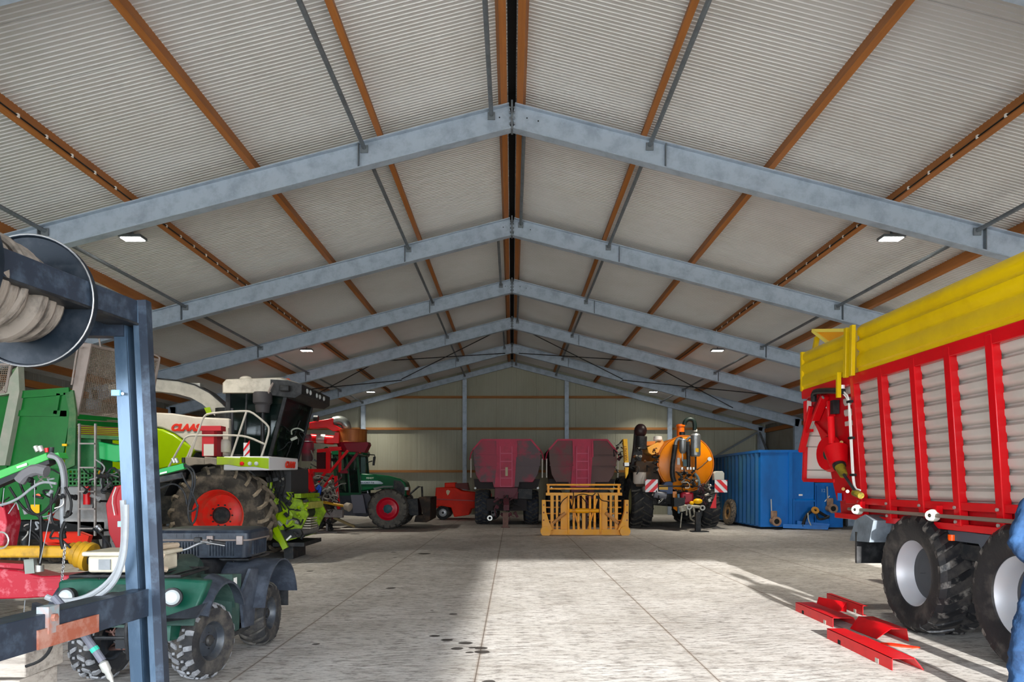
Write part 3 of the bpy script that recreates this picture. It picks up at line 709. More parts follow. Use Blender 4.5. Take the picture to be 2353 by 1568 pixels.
# ================================================================ red towed implement, far left front
t = thing('towed_implement', 'red drawbar implement with yellow drive shaft and light green hose arm, left edge', 'farm implement', (-5.0, 6.8, 0))
Yd = 6.8
q = MB(); q.prism(P3(Yd, (-160, 1298), (0, 1308), (45, 1312), (95, 1325), (168, 1322), (170, 1368), (60, 1376), (-160, 1382)), (0, .28, 0)); db = q.build('drawbar', redw, t, world=True, bev=.012)
q = MB(); q.bar(A(78, 1334, Yd), A(165, 1332, Yd), .03, .03); q.bar(A(78, 1362, Yd), A(165, 1360, Yd), .03, .03); q.build('edge_rib', redw, db, world=True)
MB().bar(A(168, 1345, 6.9), A(196, 1344, 6.9), .16, .14).build('hitch_block', M('rusty steel', '#7a5b52'), db, world=True)
MB().bar(A(-160, 1287, 7.0), A(70, 1300, 7.0), .2, .05).build('top_plate', redw, db, world=True)
MB().bar(A(70, 1285, 6.75), A(73, 1318, 6.75), .09, .05, (0,1,0)).build('shaft_rest', M('grey rubber pad', '#8a9088', .7), t, world=True)
sh = MB().bar(A(-120, 1268, 6.6), A(160, 1268, 6.6), .11, .105).build('drive_shaft', pto, t, world=True, bev=.02)
q = MB(); d0 = A(158, 1266, 6.6); dx = V((.95, 0, -.28))
q.lathe([(.055, 0), (.085, .02), (.075, .05), (.11, .07), (.10, .10), (.125, .12), (.118, .16), (.135, .18), (.13, .215), (.09, .22)], d0, dx, 22); q.build('guard_cone', pto, sh, world=True)
MB().lathe([(.07, .2), (.075, .25), (.05, .28), (.05, .32)], d0, dx, 16).build('yoke', darkm, sh, world=True)
MB().cyl(d0+V((.24, 0, -.12)), d0+V((.27, 0, -.20)), .045, n=12).build('yoke_end', darkm, sh, world=True)
# hose arm
arm = MB().prism(P3(6.6, (-140, 1134), (106, 1041), (112, 1056), (-140, 1157)), (0, .12, 0)).build('hose_arm', greenl, t, world=True, bev=.006)
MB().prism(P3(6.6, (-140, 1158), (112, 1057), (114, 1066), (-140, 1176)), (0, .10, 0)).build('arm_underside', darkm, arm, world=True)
MB().prism(P3(6.59, (38, 1073), (62, 1064), (63, 1070), (40, 1077)), (0, -.002, 0)).build('white_label', paper, arm, world=True)
MB().prism(P3(6.6, (126, 1042), (134, 1040), (140, 1053), (131, 1056)), (0, .12, 0)).build('end_bracket', greenl, arm, world=True)
for x in (88, 98): MB().cyl(A(x, 1038, 6.66), A(x-6, 1026, 6.66), .022).build('coupling', zinc, arm, world=True)
MB().cyl(A(109, 1040, 6.66), A(108, 1030, 6.66), .018).build('coupling', red, arm, world=True)
MB().cyl(A(118, 1040, 6.66), A(119, 1028, 6.66), .022).build('coupling', darkm, arm, world=True)
MB().tube(P3(6.5, (46, 1106), (60, 1090), (84, 1078), (108, 1084)), .052, 10, 1).build('rubber_sleeve', M('grey rubber sleeve', '#6c6a6c', .8), t, world=True)
for i, dx_ in enumerate((0, 5, 10)):
    MB().tube(P3(6.55+.03*i, (112+dx_*.4, 1048-i*2), (132+dx_*.5, 1052), (143+dx_*.5, 1075), (147+dx_*.5, 1110), (144+dx_*.3, 1150), (143, 1190), (148-dx_*.3, 1215)), .020, 8, 2).build('hose', hoseg if i != 1 else M('purple grey hose', '#70707a', .5), t, world=True)
for pts in (((22, 1120), (50, 1165), (75, 1185), (100, 1180), (125, 1150), (138, 1120)), ((46, 1110), (58, 1140), (68, 1172), (85, 1186), (108, 1175), (132, 1140)), ((50, 1120), (62, 1150), (72, 1180), (95, 1187), (94, 1230)), ((150, 1120), (166, 1150), (162, 1185), (148, 1190)), ((120, 1135), (116, 1170), (122, 1205), (135, 1208))):
    MB().tube(P3(6.5, *pts), .011, 7, 2).build('hose', blackr, t, world=True)
MB().tube(P3(6.45, (0, 1162), (25, 1155), (50, 1142), (75, 1120), (100, 1107), (130, 1112)), .012, 7, 2).build('hose', hoseg, t, world=True)
for xa, ya, xb, yb in ((80, 1104, 80, 1165), (72, 1195, 67, 1255), (117, 1180, 92, 1295), (10, 1122, 6, 1160), (58, 1380, 52, 1450)):
    MB().tube(P3(6.45, (xa, ya), (xb, yb)), .004, 5).build('wire', hoseg, t, world=True)
MB().tube(P3(6.5, (94, 1185), (95, 1230), (96, 1262), (92, 1300)), .012, 7, 1).build('hose', blackr, t, world=True)
MB().cyl(A(92, 1299, 6.6), A(92, 1314, 6.6), .034).build('quick_coupling', zinc, t, world=True)
q = MB(); q.tube(P3(6.45, (150, 1200), (140, 1225), (142, 1250), (146, 1262)), .016, 7, 1)
q.build('hose', blackr, t, world=True)
q = MB()
p0, p1 = A(150, 1255, 6.4), A(139, 1370, 6.4)
for i in range(22):
    c = p0.lerp(p1, i/22); q.tube([c+V((math.cos(a_)*.011*(i % 2), math.cos(a_)*.011*(1-i % 2), .02*math.sin(a_))) for a_ in (0, 1.05, 2.1, 3.15, 4.2, 5.25)], .0035, 5, closed=True)
q.build('chain', steel, t, world=True)
MB().tube([A(3+17*math.cos(a_), 1242+19*math.sin(a_), 6.5) for a_ in [i*.4 for i in range(16)]], .008, 6, closed=True).build('loop_ring', zinc, t, world=True)
MB().prism(P3(6.6, (-30, 1155), (8, 1158), (16, 1200), (6, 1260), (-30, 1260)), (0, .2, 0)).build('red_bracket', redw, t, world=True, bev=.01)
MB().bb(-5.45, -5.3, 6.85, 7.0, 0, .75).build('parking_leg', darkm, t, world=True)
MB().bb(-7.2, -5.3, 6.8, 7.1, .5, .8).build('chassis', redw, t, world=True)
wheel(t, (-6.6, 6.5, .4), (0,-1,0), .4, .28, .2, tyrem, rimw, 'block', 16, .015, world=True)

densepx(t, 20, 150, 1100, 1240, 26, (darkm, blackr, hoseg, blackr, zinc), 6.45, 6.8, 33, .6)
# ================================================================ green wagon with mesh guards
t = thing('forage_wagon', 'tall green trailer with rusty mesh guards and a ladder, at the left behind the reel', 'trailer', (-6.8, 10.5, 0))
Yg = 10.0; ev = V((-2.8, 3.6, 0))
q = MB(); q.prism(P3(Yg, (-90, 915), (167, 896), (108, 1194), (-90, 1196)), ev); body = q.build('box_body', green, t, world=True)
q = MB()
for (xa, ya, xb, yb, w_) in ((40, 908, 160, 899, .10), (40, 950, 155, 951, .08), (160, 905, 112, 1175, .14), (136, 905, 128, 952, .05), (42, 908, -8, 1195, .05)):
    q.bar(A(xa, ya, Yg-.02), A(xb, yb, Yg-.02), .03, w_, (0, 0, 1)) if abs(xa-xb) > abs(ya-yb) else q.bar(A(xa, ya, Yg-.02), A(xb, yb, Yg-.02), w_, .03, (0, 1, 0))
q.build('panel_frame', green, body, world=True)
q = MB(); q.prism(P3(Yg-.06, (168, 897), (175, 950), (172, 1070), (148, 1080), (160, 950), (150, 905)), (0, .04, 0)); q.build('corner_sheet', greenm, body, world=True)
post = MB().prism(P3(Yg-.1, (-5, 910), (42, 840), (45, 900), (12, 1070), (-12, 1070), (22, 905)), (0, .12, 0)).build('side_post', M('lichen grey post', '#8b9180', .7, 0, '#a59c90', .6, 5), t, world=True)
MB().prism(P3(Yg-.08, (28, 850), (42, 842), (44, 905), (30, 905)), (0, .1, 0)).build('post_head', greenm, post, world=True)
grd = M('rust dusted wire mesh', '#86796a', .6, .3, '#6b5748', .6, 6)
def meshpanel(c00, c10, c11, c01, nu, nv_, r, nm, fr=.03):
    """c00 top left, c10 top right, c11 bottom right, c01 bottom left"""
    q = MB()
    for i in range(nu+1):
        f = i/nu; q.bar(c00.lerp(c10, f), c01.lerp(c11, f), r, r)
    for j in range(nv_+1):
        f = j/nv_; q.bar(c00.lerp(c01, f), c10.lerp(c11, f), r, r)
    o = q.build(nm, grd, t, world=True)
    q = MB()
    for a, b in ((c00, c10), (c10, c11), (c11, c01), (c01, c00)): q.bar(a, b, fr, fr)
    q.build('guard_frame', M('dusty frame tube', '#8c8078', .6, 0, '#6c6058', .5, 5), o, world=True)
    return o
g00, g10, g11, g01 = A(190, 790, 10), A(364, 828, 11.5), A(338, 978, 11.5), A(163, 948, 10)
meshpanel(g00, g10, g11, g01, 46, 42, .008, 'mesh_guard', .04)
meshpanel(A(-20, 838, 9.9), A(26, 838, 9.9), A(14, 902, 9.9), A(-30, 902, 9.9), 10, 14, .006, 'mesh_guard')
MB().prism([g00, g01, g01+V((.10, .02, -.05)), g00+V((.13, .02, 0))], (0, -.03, 0)).build('guard_post', M('dusty frame tube', '#8c8078'), t, world=True)
MB().tube(P3(9.9, (165, 885), (178, 800), (183, 796), (192, 800)), .012, 7, 1).build('handrail', M('dusty frame tube', '#8c8078'), t, world=True)
MB().tube([A(192, 768, 10), A(215, 768, 10.1), A(228, 776, 10.2), A(231, 798, 10.2)], .012, 7, 1).build('handrail', M('dusty frame tube', '#8c8078'), t, world=True)
MB().tube([A(338, 810, 11.3), A(362, 818, 11.5), A(369, 824, 11.5), A(350, 900, 11.5), A(348, 925, 11.5)], .015, 7, 1).build('handrail', M('dusty frame tube', '#8c8078'), t, world=True)
# platform parts right of the panel
MB().prism([A(178, 952, 10), A(345, 968, 11.4), A(345, 990, 11.4), A(178, 975, 10)], (-.02, .08, 0)).build('cross_beam', green, t, world=True)
q = MB()
for i in range(9): q.bar(A(178, 945-3*i+20, 10.0+.05*i), A(330, 958-3*i+16, 11.2), .012, .012)
q.build('step_grille', grd, t, world=True)
q = MB()
for i in range(7): q.bar(A(170, 980+4.5*i, 10.05), A(300, 985+4*i, 10.6), .02, .015)
q.build('louvre', M('rust brown louvre', '#6a3a2c', .7), t, world=True)
MB().prism(P3(10.15, (160, 1000), (232, 1005), (232, 1090), (150, 1082)), (0, .3, 0)).build('lower_panel', M('deep green panel', '#0a5c2c', .5, 0, '#3b6e42', .6, 4), t, world=True)
MB().prism(P3(10.0, (226, 1015), (264, 1023), (300, 1022), (300, 1058), (264, 1062), (228, 1055)), (0, .35, 0)).build('green_box', M('clean green box', '#0c9a4c', .35), t, world=True, bev=.01)
MB().prism(P3(10.02, (165, 998), (290, 1004), (290, 1012), (165, 1006)), (0, .3, 0)).build('ledge', greenm, t, world=True)
q = MB()
for i in range(16): q.bar(A(150+9*i, 1080, 10.02), A(150+9*i, 1116, 10.02), .022, .02)
for j in range(5): q.bar(A(148, 1080+9*j, 10.0), A(290, 1080+9*j, 10.0), .02, .022)
q.build('lower_grille', green, t, world=True)
# ladder
ld = MB()
for xa, xb in ((183, 182), (220, 219)): ld.bar(A(xa, 974, 9.85), A(xb, 1232, 9.85), .022, .03, (0,1,0))
ladder = ld.build('ladder', M('galvanised ladder', '#8d8680', .5, .3, '#6c625c', .6, 8), t, world=True)
for y in (1020, 1075, 1130, 1170, 1215):
    MB().bar(A(184, y, 9.83), A(219, y, 9.83), .05, .02).build('rung', M('galvanised ladder', '#8d8680'), ladder, world=True)
MB().prism(P3(10.1, (158, 1118), (235, 1118), (262, 1200), (250, 1218), (160, 1205), (120, 1190)), (0, .2, 0)).build('hitch_plate', M('grey hitch plate', '#8a8a88', .55, 0, '#6c625c', .6, 4), t, world=True, bev=.01)
MB().cyl(A(200, 1118, 10), A(200, 1160, 10), .045, n=14).build('oil_filter', red, t, world=True)
MB().prism(P3(9.7, (262, 1118), (292, 1112), (300, 1250), (272, 1272), (250, 1225), (243, 1160)), (0, .06, 0)).build('red_guard', M('deep red plastic', '#b3101f', .35), t, world=True, bev=.01)
MB().tube(P3(9.9, (236, 1060), (232, 1090), (236, 1120), (255, 1128)), .012, 7, 1).build('hose', blackr, t, world=True)
MB().tube(P3(9.85, (238, 1085), (231, 1105), (235, 1125), (260, 1128)), .007, 7, 1).build('hose', hoseg, t, world=True)
MB().tube(P3(9.65, (267, 1120), (257, 1148), (264, 1185)), .007, 6, 1).build('hose', paper, t, world=True)
MB().prism(P3(9.98, (72, 1160), (92, 1160), (92, 1180), (72, 1180)), (0, -.01, 0)).build('warning_sticker', M('sticker yellow', '#e8b400', .5), t, world=True)
MB().cyl(A(88, 1140, 9.98), A(88, 1140, 9.93), .03).build('reflector', orangeb, t, world=True)
MB().box(A(149, 1023, 9.9), (.06, .02, .03)).build('sticker', M('sticker yellow', '#e8b400'), t, world=True)
densepx(t, 155, 275, 1085, 1215, 18, (darkm, blackr, M('grey hitch plate', '#8a8a88'), steel, blackr), 9.75, 10.05, 31)
densepx(t, 230, 280, 1085, 1130, 12, (darkm, blackr, pto), 9.7, 9.95, 32)
# running gear
MB().prism(P3(10.1, (-160, 1196), (240, 1200), (240, 1222), (-160, 1222)), (0, .25, 0)).build('chassis_beam', blk, t, world=True)
MB().prism(P3(10.3, (98, 1216), (150, 1212), (205, 1232), (200, 1250), (98, 1246)), (0, .1, 0)).build('pickup_guard', redor, t, world=True)
MB().prism(P3(10.6, (-100, 1215), (230, 1215), (230, 1240), (-100, 1240)), (0, .1, 0)).build('axle_beam', blk, t, world=True)
for x, y in ((-8.4, 11.4), (-7.2, 13.4)): wheel(t, (x, y, .62), (-.1,-.99,0), .62, .5, .3, tyremud, rimw, 'flot', 18, .03, world=True)
for x in (-6.9, -5.75): MB().cyl((x, 10.3, 0), (x, 10.3, .85), .05).build('support_leg', darkm, t, world=True)

# ================================================================ second green arm by the post
t = thing('hose_holder_arm', 'short green hose holder on a thin stand between the steel post and big muddy wheel', 'hose holder', (-6.0, 10.4, 0))
arm = MB().prism(P3(9.6, (330, 1088), (421, 1065), (424, 1078), (330, 1102)), (0, .1, 0)).build('arm', M('mid green arm', '#0fa04c', .4), t, world=True, bev=.005)
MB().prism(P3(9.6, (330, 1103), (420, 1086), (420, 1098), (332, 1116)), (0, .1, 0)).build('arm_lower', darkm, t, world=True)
MB().prism(P3(9.59, (368, 1087), (384, 1083), (384, 1087), (368, 1091)), (0, -.002, 0)).build('white_label', paper, arm, world=True)
for x in (402, 409): MB().cyl(A(x, 1064, 9.65), A(x-5, 1054, 9.65), .022).build('coupling', zinc, arm, world=True)
MB().cyl(A(422, 1064, 9.65), A(422, 1052, 9.65), .022).build('coupling', blackr, arm, world=True)
for pts in (((424, 1068), (446, 1078), (450, 1110), (440, 1145), (430, 1172), (440, 1178), (456, 1165)), ((424, 1070), (442, 1085), (444, 1115), (434, 1150), (432, 1190), (442, 1208), (452, 1190), (455, 1160)), ((330, 1120), (365, 1125), (400, 1108), (425, 1130), (430, 1160)), ((418, 1090), (428, 1110), (444, 1135), (455, 1165))):
    MB().tube(P3(9.55, *pts), .013, 7, 2).build('hose', darkm, t, world=True)
MB().bar(A(335, 1110, 9.7), (A(332, 1110, 9.7).x, 9.7, 0), .06, .06, (0,1,0)).build('stand', darkm, t, world=True)
MB().box((A(332, 1110, 9.7).x, 9.7, .015), (.4, .4, .03)).build('stand_foot', darkm, t, world=True)
# ================================================================ forage harvester
t = thing('forage_harvester', 'big white and lime forage harvester with muddy tyre and red rim', 'forage harvester', (-6.5, 15.6, 0))
nY = (0,-1,0); pY = (0,1,0)
wheel(t, (-5.72, 14.45, .96), nY, 1.0, .80, .50, tyremud, rimr, 'agri', 20, .065, hub=(rimr, darkm), world=True, dish=.15, hubr=.34, bolts=10, flat=.04, skew=.3, lm=M('mud crusted lugs', '#6f6455', .9, 0, '#a39683', .6, 6))
wheel(t, (-5.72, 16.75, .96), pY, 1.0, .80, .50, tyremud, rimr, 'agri', 20, .065, hub=(rimr, darkm), world=True, dish=.15, hubr=.34, bolts=10, flat=.04, skew=-.3, lm=M('mud crusted lugs', '#6f6455'))
wheel(t, (-9.0, 14.6, .68), nY, .7, .55, .36, tyremud, rimr, 'agri', 18, .045, world=True, flat=.02)
wheel(t, (-9.0, 16.7, .68), pY, .7, .55, .36, tyremud, rimr, 'agri', 18, .045, world=True, flat=.02)
MB().bb(-9.3, -5.0, 15.05, 16.25, .75, 1.6).build('chassis', darkm, t, world=True)
MB().bar((-9.0, 14.8, .68), (-9.0, 16.5, .68), .2, .2).build('axle', darkm, t, world=True)
MB().bar((-5.72, 14.8, .96), (-5.72, 16.4, .96), .4, .4).build('axle', darkm, t, world=True)
Yb = 14.95
q = MB(); q.prism(P3(Yb, (130, 955), (250, 950), (350, 948), (395, 950), (450, 958), (527, 962), (527, 1052), (445, 1036), (420, 1010), (398, 995), (372, 984), (345, 980), (130, 980)), (0, 1.7, 0)); wb = q.build('side_hood', white, t, world=True, bev=.03)
q = MB(); q.prism(P3(Yb-.04, (130, 978), (345, 982), (372, 986), (400, 998), (448, 1034), (440, 1045), (425, 1068), (350, 1084), (130, 1090)), (0, 1.8, 0)); lb_ = q.build('lower_hood', lime, t, world=True, bev=.04)
MB().prism(P3(Yb+.1, (130, 1084), (420, 1070), (450, 1040), (560, 1045), (560, 1100), (130, 1120)), (0, 1.4, 0)).build('engine_bay', darkm, t, world=True)
text('CLAAS', .20, M('harvester red letters', '#d0301f', .4), wb, A(393, 990, Yb-.012), (1,0,-.01), (0,0,1), ext=.012, shear=.3, bold=.012, scl=(.98, .95, 1))
q = MB(); q.prism(P3(Yb-.03, (484, 984), (525, 984), (525, 1050), (500, 1048)), (0, .1, 0)); q.build('grey_panel', white, t, world=True)
# spout
cl = [A(526, 962, 16), A(505, 940, 16), A(480, 918, 16), A(450, 902, 16), A(415, 893, 16), (A(370, 888, 16)), A(320, 888, 16), A(260, 900, 16)]
rings = []
for i, c in enumerate(cl):
    d = (cl[min(i+1, 7)]-cl[max(i-1, 0)]).normalized(); n_ = V((0,1,0)).cross(d).normalized()
    if n_.z < 0: n_ = -n_
    h = .155-.005*i; rings.append([c+n_*h+V((0,-.16,0)), c+n_*h+V((0,.16,0)), c-n_*h+V((0,.13,0)), c-n_*h+V((0,-.13,0))])
sp = MB().loft(rings).build('spout', M('spout grey white', '#b9b5aa', .4, 0, '#8f8a80', .5, 4), t, world=True)
q = MB()
rr = [[r[0]+V((0,-.02,.03)), r[1]+V((0,.02,.03)), r[1]+V((0,.02,.0)), r[0]+V((0,-.02,0))] for r in rings]; q.loft(rr); q.build('spout_top', black, sp, world=True)
MB().box(A(450, 888, 16), (.28, .2, .12)).build('spout_motor', zinc, sp, world=True, bev=.01)
MB().prism(P3(15.82, (470, 938), (483, 936), (488, 950), (478, 956)), (0, -.02, 0)).build('yellow_mark', lime, sp, world=True)
MB().cyl(A(528, 940, 16), A(528, 1000, 16), .3, n=20).build('spout_base', darkm, t, world=True)
# cab
cy0, cy1 = 15.1, 17.0
zb, zt = 2.10, 3.47
cabx = lambda z, f: (-5.03+(z-zb)/(zt-zb)*.36) if f else -5.88
def cabp(f, z, y): return V((cabx(z, f), y, z))
glassm = glass
MB().bb(-5.9, -5.02, cy0-.03, cy1+.03, 1.95, zb).build('cab_floor', black, t, world=True)
cab = MB().prism([cabp(0, zb, cy0), cabp(1, zb, cy0), cabp(1, zt, cy0), cabp(0, zt, cy0)], (0, -.012, 0)).build('side_window', glassm, t, world=True)
MB().prism([cabp(0, zb, cy1), cabp(1, zb, cy1), cabp(1, zt, cy1), cabp(0, zt, cy1)], (0, .012, 0)).build('side_window', glassm, t, world=True)
q = MB(); q.prism([cabp(1, zb, cy0), cabp(1, zb, cy1), cabp(1, zt, cy1), cabp(1, zt, cy0)], (.012, 0, 0)); ws = q.build('windscreen', glassm, t, world=True)
MB().tube([cabp(1, zb+.02, 16.05)+V((.03,0,0)), cabp(1, zb+.9, 16.35)+V((.03,0,0))], .012).build('wiper', black, ws, world=True)
MB().bb(-5.92, -5.87, cy0, cy1, zb, zt).build('rear_wall', black, t, world=True)
q = MB()
for y in (cy0-.02, cy1+.02):
    q.bar(cabp(1, zb, y), cabp(1, zt, y), .07, .06, (0,1,0)); q.bar(cabp(0, zb, y), cabp(0, zt, y), .09, .06, (0,1,0))
    q.bar(cabp(0, zb+.02, y), cabp(1, zb+.02, y), .05, .09); q.bar(V((-5.55, y, zb)), V((-5.5, y, zt)), .03, .03, (0,1,0))
q.bar(cabp(1, zb+.02, cy0), cabp(1, zb+.02, cy1), .06, .09)
q.build('cab_frame', black, t, world=True)
MB().prism([(-5.95, cy0-.03, 3.15), (-5.78, cy0-.03, 3.15), (-5.78, cy0-.03, 2.1), (-5.9, cy0-.03, 2.1)], (0, .04, 0)).build('rear_pillar', M('dark grey panel', '#35353a', .5), t, world=True)
# roof with visor
rp = [V((-5.98, 0, 3.45)), V((-5.98, 0, 3.66)), V((-5.90, 0, 3.74)), V((-4.75, 0, 3.78)), V((-4.40, 0, 3.66)), V((-4.34, 0, 3.52)), V((-4.62, 0, 3.45))]
rings = []
for y, k in ((14.92, .93), (15.02, 1), (17.05, 1), (17.18, .93)): rings.append([V((-5.2+(p.x+5.2)*k, y, 3.45+(p.z-3.45)*k)) for p in rp])
rf = MB().loft(rings).build('roof', M('roof off white', '#bdb7aa', .45, 0, '#8d867a', .6, 5), t, world=True)
q = MB(); rings = []
for y, k in ((14.90, .9), (15.0, 1.0), (17.07, 1.0), (17.2, .9)): rings.append([V((x*1.0, y, z)) for x, z in ((-4.95+.0, 3.40), (-4.95, 3.72), (-4.60, 3.70), (-4.36+.06*k, 3.62), (-4.40+.14*k-.04, 3.42), (-4.45, 3.34))])
vz = q.loft(rings).build('visor', black, t, world=True)
for y in (15.25, 15.5, 16.0, 16.25, 16.6): MB().lathe([(.001, .02), (.045, .015), (.055, 0), (.055, -.02)], (-4.30, y, 3.52), (1, -.2, 0), 16).build('work_lamp', lens, vz, world=True)
bc = MB().cyl((-5.0, 16.2, 3.78), (-5.0, 16.2, 3.82), .07).build('beacon_base', black, t, world=True)
MB().lathe([(.065, 0), (.065, .07), (.04, .1), (.001, .1)], (-5.0, 16.2, 3.82), (0,0,1), 16).build('beacon', orangeb, bc, world=True)
MB().ball((-5.6, 15.3, 3.78), .14, (1, .6, .5)).build('antenna_dome', white, t, world=True)
# interior
MB().bb(-5.7, -5.3, 15.7, 16.3, 2.1, 2.6).build('seat', M('dark seat', '#333b33', .8), t, world=True, bev=.04)
MB().bb(-5.82, -5.66, 15.72, 16.28, 2.5, 3.2).build('seat_back', M('dark seat', '#333b33', .8), t, world=True, bev=.04)
MB().tube([(-5.08, 15.55, 2.2), (-5.06, 15.5, 2.5), (-4.96, 15.45, 2.75)], .05, 8, 1).build('seat_stripe', lime, t, world=True)
MB().tube([(-5.3+.17*math.cos(a_)*.8, 16+.17*math.sin(a_), 2.78+.17*math.cos(a_)*.4) for a_ in [i*.42 for i in range(15)]], .014, 6, closed=True).build('steering_wheel', white, t, world=True)
MB().cyl((-5.05, 16, 2.1), (-5.28, 16, 2.76), .05).build('steering_column', M('pale column', '#9fa598', .5), t, world=True)
MB().box((-5.25, 15.35, 2.62), (.03, .22, .16)).build('monitor', black, t, world=True)
pts = [(-4.78+.0, 16.3+.08*i, 3.30+(.05 if i % 2 else -.03)) for i in range(9)]
MB().tube(pts, .012, 5).build('garland', white, t, world=True)
# air intake and mirror arm
MB().lathe([(.001, .42), (.17, .42), (.19, .38), (.19, .2), (.15, .16), (.13, 0), (.001, 0)], A(604, 940, 14.9)-V((0,0,.08)), (0,0,1), 20).build('air_intake', M('grey black plastic', '#3c3a3c', .6), t, world=True)
MB().cyl(A(604, 945, 14.9), A(604, 1050, 14.9), .04).build('intake_stem', black, t, world=True)
MB().tube([A(607, 935, 14.85), A(618, 900, 14.8), A(628, 880, 14.8)], .02, 6, 1).build('mirror_arm', M('dusty frame tube', '#8c8078'), t, world=True)
MB().box(A(655, 893, 14.8), (.2, .1, .12)).build('mirror', black, t, world=True, bev=.02)
# fender deck
def deck(px0, px1, y0, y1a, y1b, mat, nm, Yf=14.0, dep=1.0):
    return MB().prism([A(px0, y0, Yf), A(px1, y0+3, Yf), A(px1, y1b, Yf), A((px0+px1)/2, (y1a+y1b)/2-3, Yf), A(px0, y1a, Yf)], (0, dep, 0)).build(nm, mat, t, world=True, bev=.01)
deck(426, 470, 1050, 1074, 1068, beige, 'deck_panel'); deck(470, 498, 1050, 1068, 1070, beige, 'deck_panel')
deck(498, 552, 1050, 1069, 1073, M('dusty lime', '#9bb52a', .4, 0, '#8f9a52', .7, 4), 'deck_panel')
lp = deck(552, 618, 1050, 1073, 1079, lime, 'lamp_panel')
for x in (556, 574, 589): MB().lathe([(.001, .02), (.03, .015), (.04, 0), (.04, -.02)], A(x, 1066, 13.98), (0,-1,0), 16).build('indicator_lamp', lens if x > 560 else redf, lp, world=True)
wp_ = MB().prism([V((-4.68, 14.0, 2.11)), V((-4.50, 15.3, 2.11)), V((-4.50, 15.3, 1.87)), V((-4.68, 14.0, 1.84))], (-.9, .05, 0)).build('nose_panel', M('nose white', '#d3d4d6', .3), t, world=True, bev=.02)
text('CLAAS', .17, M('harvester red letters', '#d0301f'), wp_, (-4.555, 14.62, 1.91), (.137, .99, 0), (0,0,1), ext=.008, shear=.3, bold=.01, scl=(.85, 1, 1))
# black arch liner over the tyre
rings = []
for i in range(13):
    an = math.radians(45+i*9.5); c = V((-5.72+1.07*math.cos(an), 0, .96+1.07*math.sin(an)))
    o = V((-5.72+1.10*math.cos(an), 0, .96+1.10*math.sin(an)))
    rings.append([V((c.x, 14.04, c.z)), V((c.x, 14.9, c.z)), V((o.x, 14.9, o.z)), V((o.x, 14.04, o.z))])
MB().loft(rings).build('arch_liner', black, t, world=True)
# handrails
def rail(*pts, r=.02): MB().tube([A(x, y, 14.15) for x, y in pts], r, 8, 1).build('handrail', M('off white rail', '#b9b3a8', .4), t, world=True)
rail((437, 1050), (464, 968), (470, 957), (478, 951), (520, 947), (563, 945), (578, 947), (598, 962), (617, 979), (619, 988), (616, 1005), (600, 1053))
rail((388, 1074), (424, 1008), (432, 1003), (440, 1001), (500, 1001), (550, 1001), (575, 1006), (608, 1021))
rail((532, 1050), (567, 946)); rail((453, 1000), (430, 1053))
q = MB(); q.prism(P3(14.13, (560, 1018), (574, 1018), (574, 1050), (560, 1050)), (0, .01, 0)); wpl = q.build('warning_plate', whif, t, world=True)
for y in (1024, 1044): MB().prism(P3(14.12, (560, y+8), (574, y-12), (574, y-4), (560, y+14 if y < 1040 else y+6)), (0, .005, 0)).build('red_stripe', redf, wpl, world=True)
# red tool box with extinguisher
q = MB(); q.prism(P3(14.45, (464, 990), (492, 990), (492, 1049), (464, 1049)), (0, .2, 0)); tb = q.build('red_cabinet', M('cabinet red', '#b8323a', .5), t, world=True, bev=.01)
MB().prism(P3(14.44, (469, 1021), (492, 1021), (492, 1048), (469, 1048)), (0, -.01, 0)).build('white_plate', M('dusty white', '#c8c4bc', .5), tb, world=True)
MB().prism(P3(14.4, (458, 979), (508, 979), (508, 990), (458, 990)), (0, .25, 0)).build('cabinet_lid', M('cabinet red', '#b8323a'), tb, world=True)
MB().prism(P3(14.6, (494, 985), (508, 985), (508, 1049), (494, 1049)), (0, .1, 0)).build('red_bracket', M('dark cabinet red', '#7c2228', .5), t, world=True)
MB().lathe([(.001, 0), (.1, 0), (.11, .03), (.11, .2), (.08, .26), (.001, .26)], A(518, 1040, 14.7), (0,0,1), 16).build('water_can', white, t, world=True)
# header mounting, feed rolls, lime castings
MB().prism([(-5.0, 15.2, 2.0), (-4.62, 15.2, 1.9), (-4.62, 15.2, 1.25), (-5.0, 15.2, 1.0)], (0, 1.3, 0)).build('feeder_shield', M('matt charcoal', '#3a3a3b', .6), t, world=True)
MB().prism([(-5.0, 15.0, 1.1), (-4.75, 15.0, 1.35), (-4.35, 15.0, 1.25), (-4.2, 15.0, .95), (-4.45, 15.0, .45), (-4.8, 15.0, .35), (-5.1, 15.0, .6)], (0, .08, 0)).build('side_casting', limed, t, world=True, bev=.01)
MB().prism([(-5.0, 16.4, 1.1), (-4.75, 16.4, 1.35), (-4.35, 16.4, 1.25), (-4.2, 16.4, .95), (-4.45, 16.4, .45), (-4.8, 16.4, .35), (-5.1, 16.4, .6)], (0, .08, 0)).build('side_casting', limed, t, world=True, bev=.01)
MB().lathe([(.001, .05), (.12, .05), (.14, .03), (.2, .02), (.2, -.04), (.001, -.04)], (-4.70, 14.98, .88), (0,-1,0), 24).build('gear_cover', lime, t, world=True)
MB().bar((-4.42, 15.0, 1.33), (-4.42, 16.45, 1.33), .14, .09).build('upper_crossbar', limed, t, world=True)
MB().bar((-4.32, 15.05, 1.12), (-4.32, 16.45, 1.12), .1, .14).build('mid_crossbar', M('bleached lime', '#b7b45a', .6, 0, '#8a9a2a', .6, 5), t, world=True)
MB().cyl((-4.6, 15.1, .95), (-4.6, 16.4, .95), .17, n=14).build('feed_roll', darkm, t, world=True)
MB().cyl((-4.5, 15.1, .6), (-4.5, 16.4, .6), .15, n=14).build('feed_roll', steel, t, world=True)
q = MB()
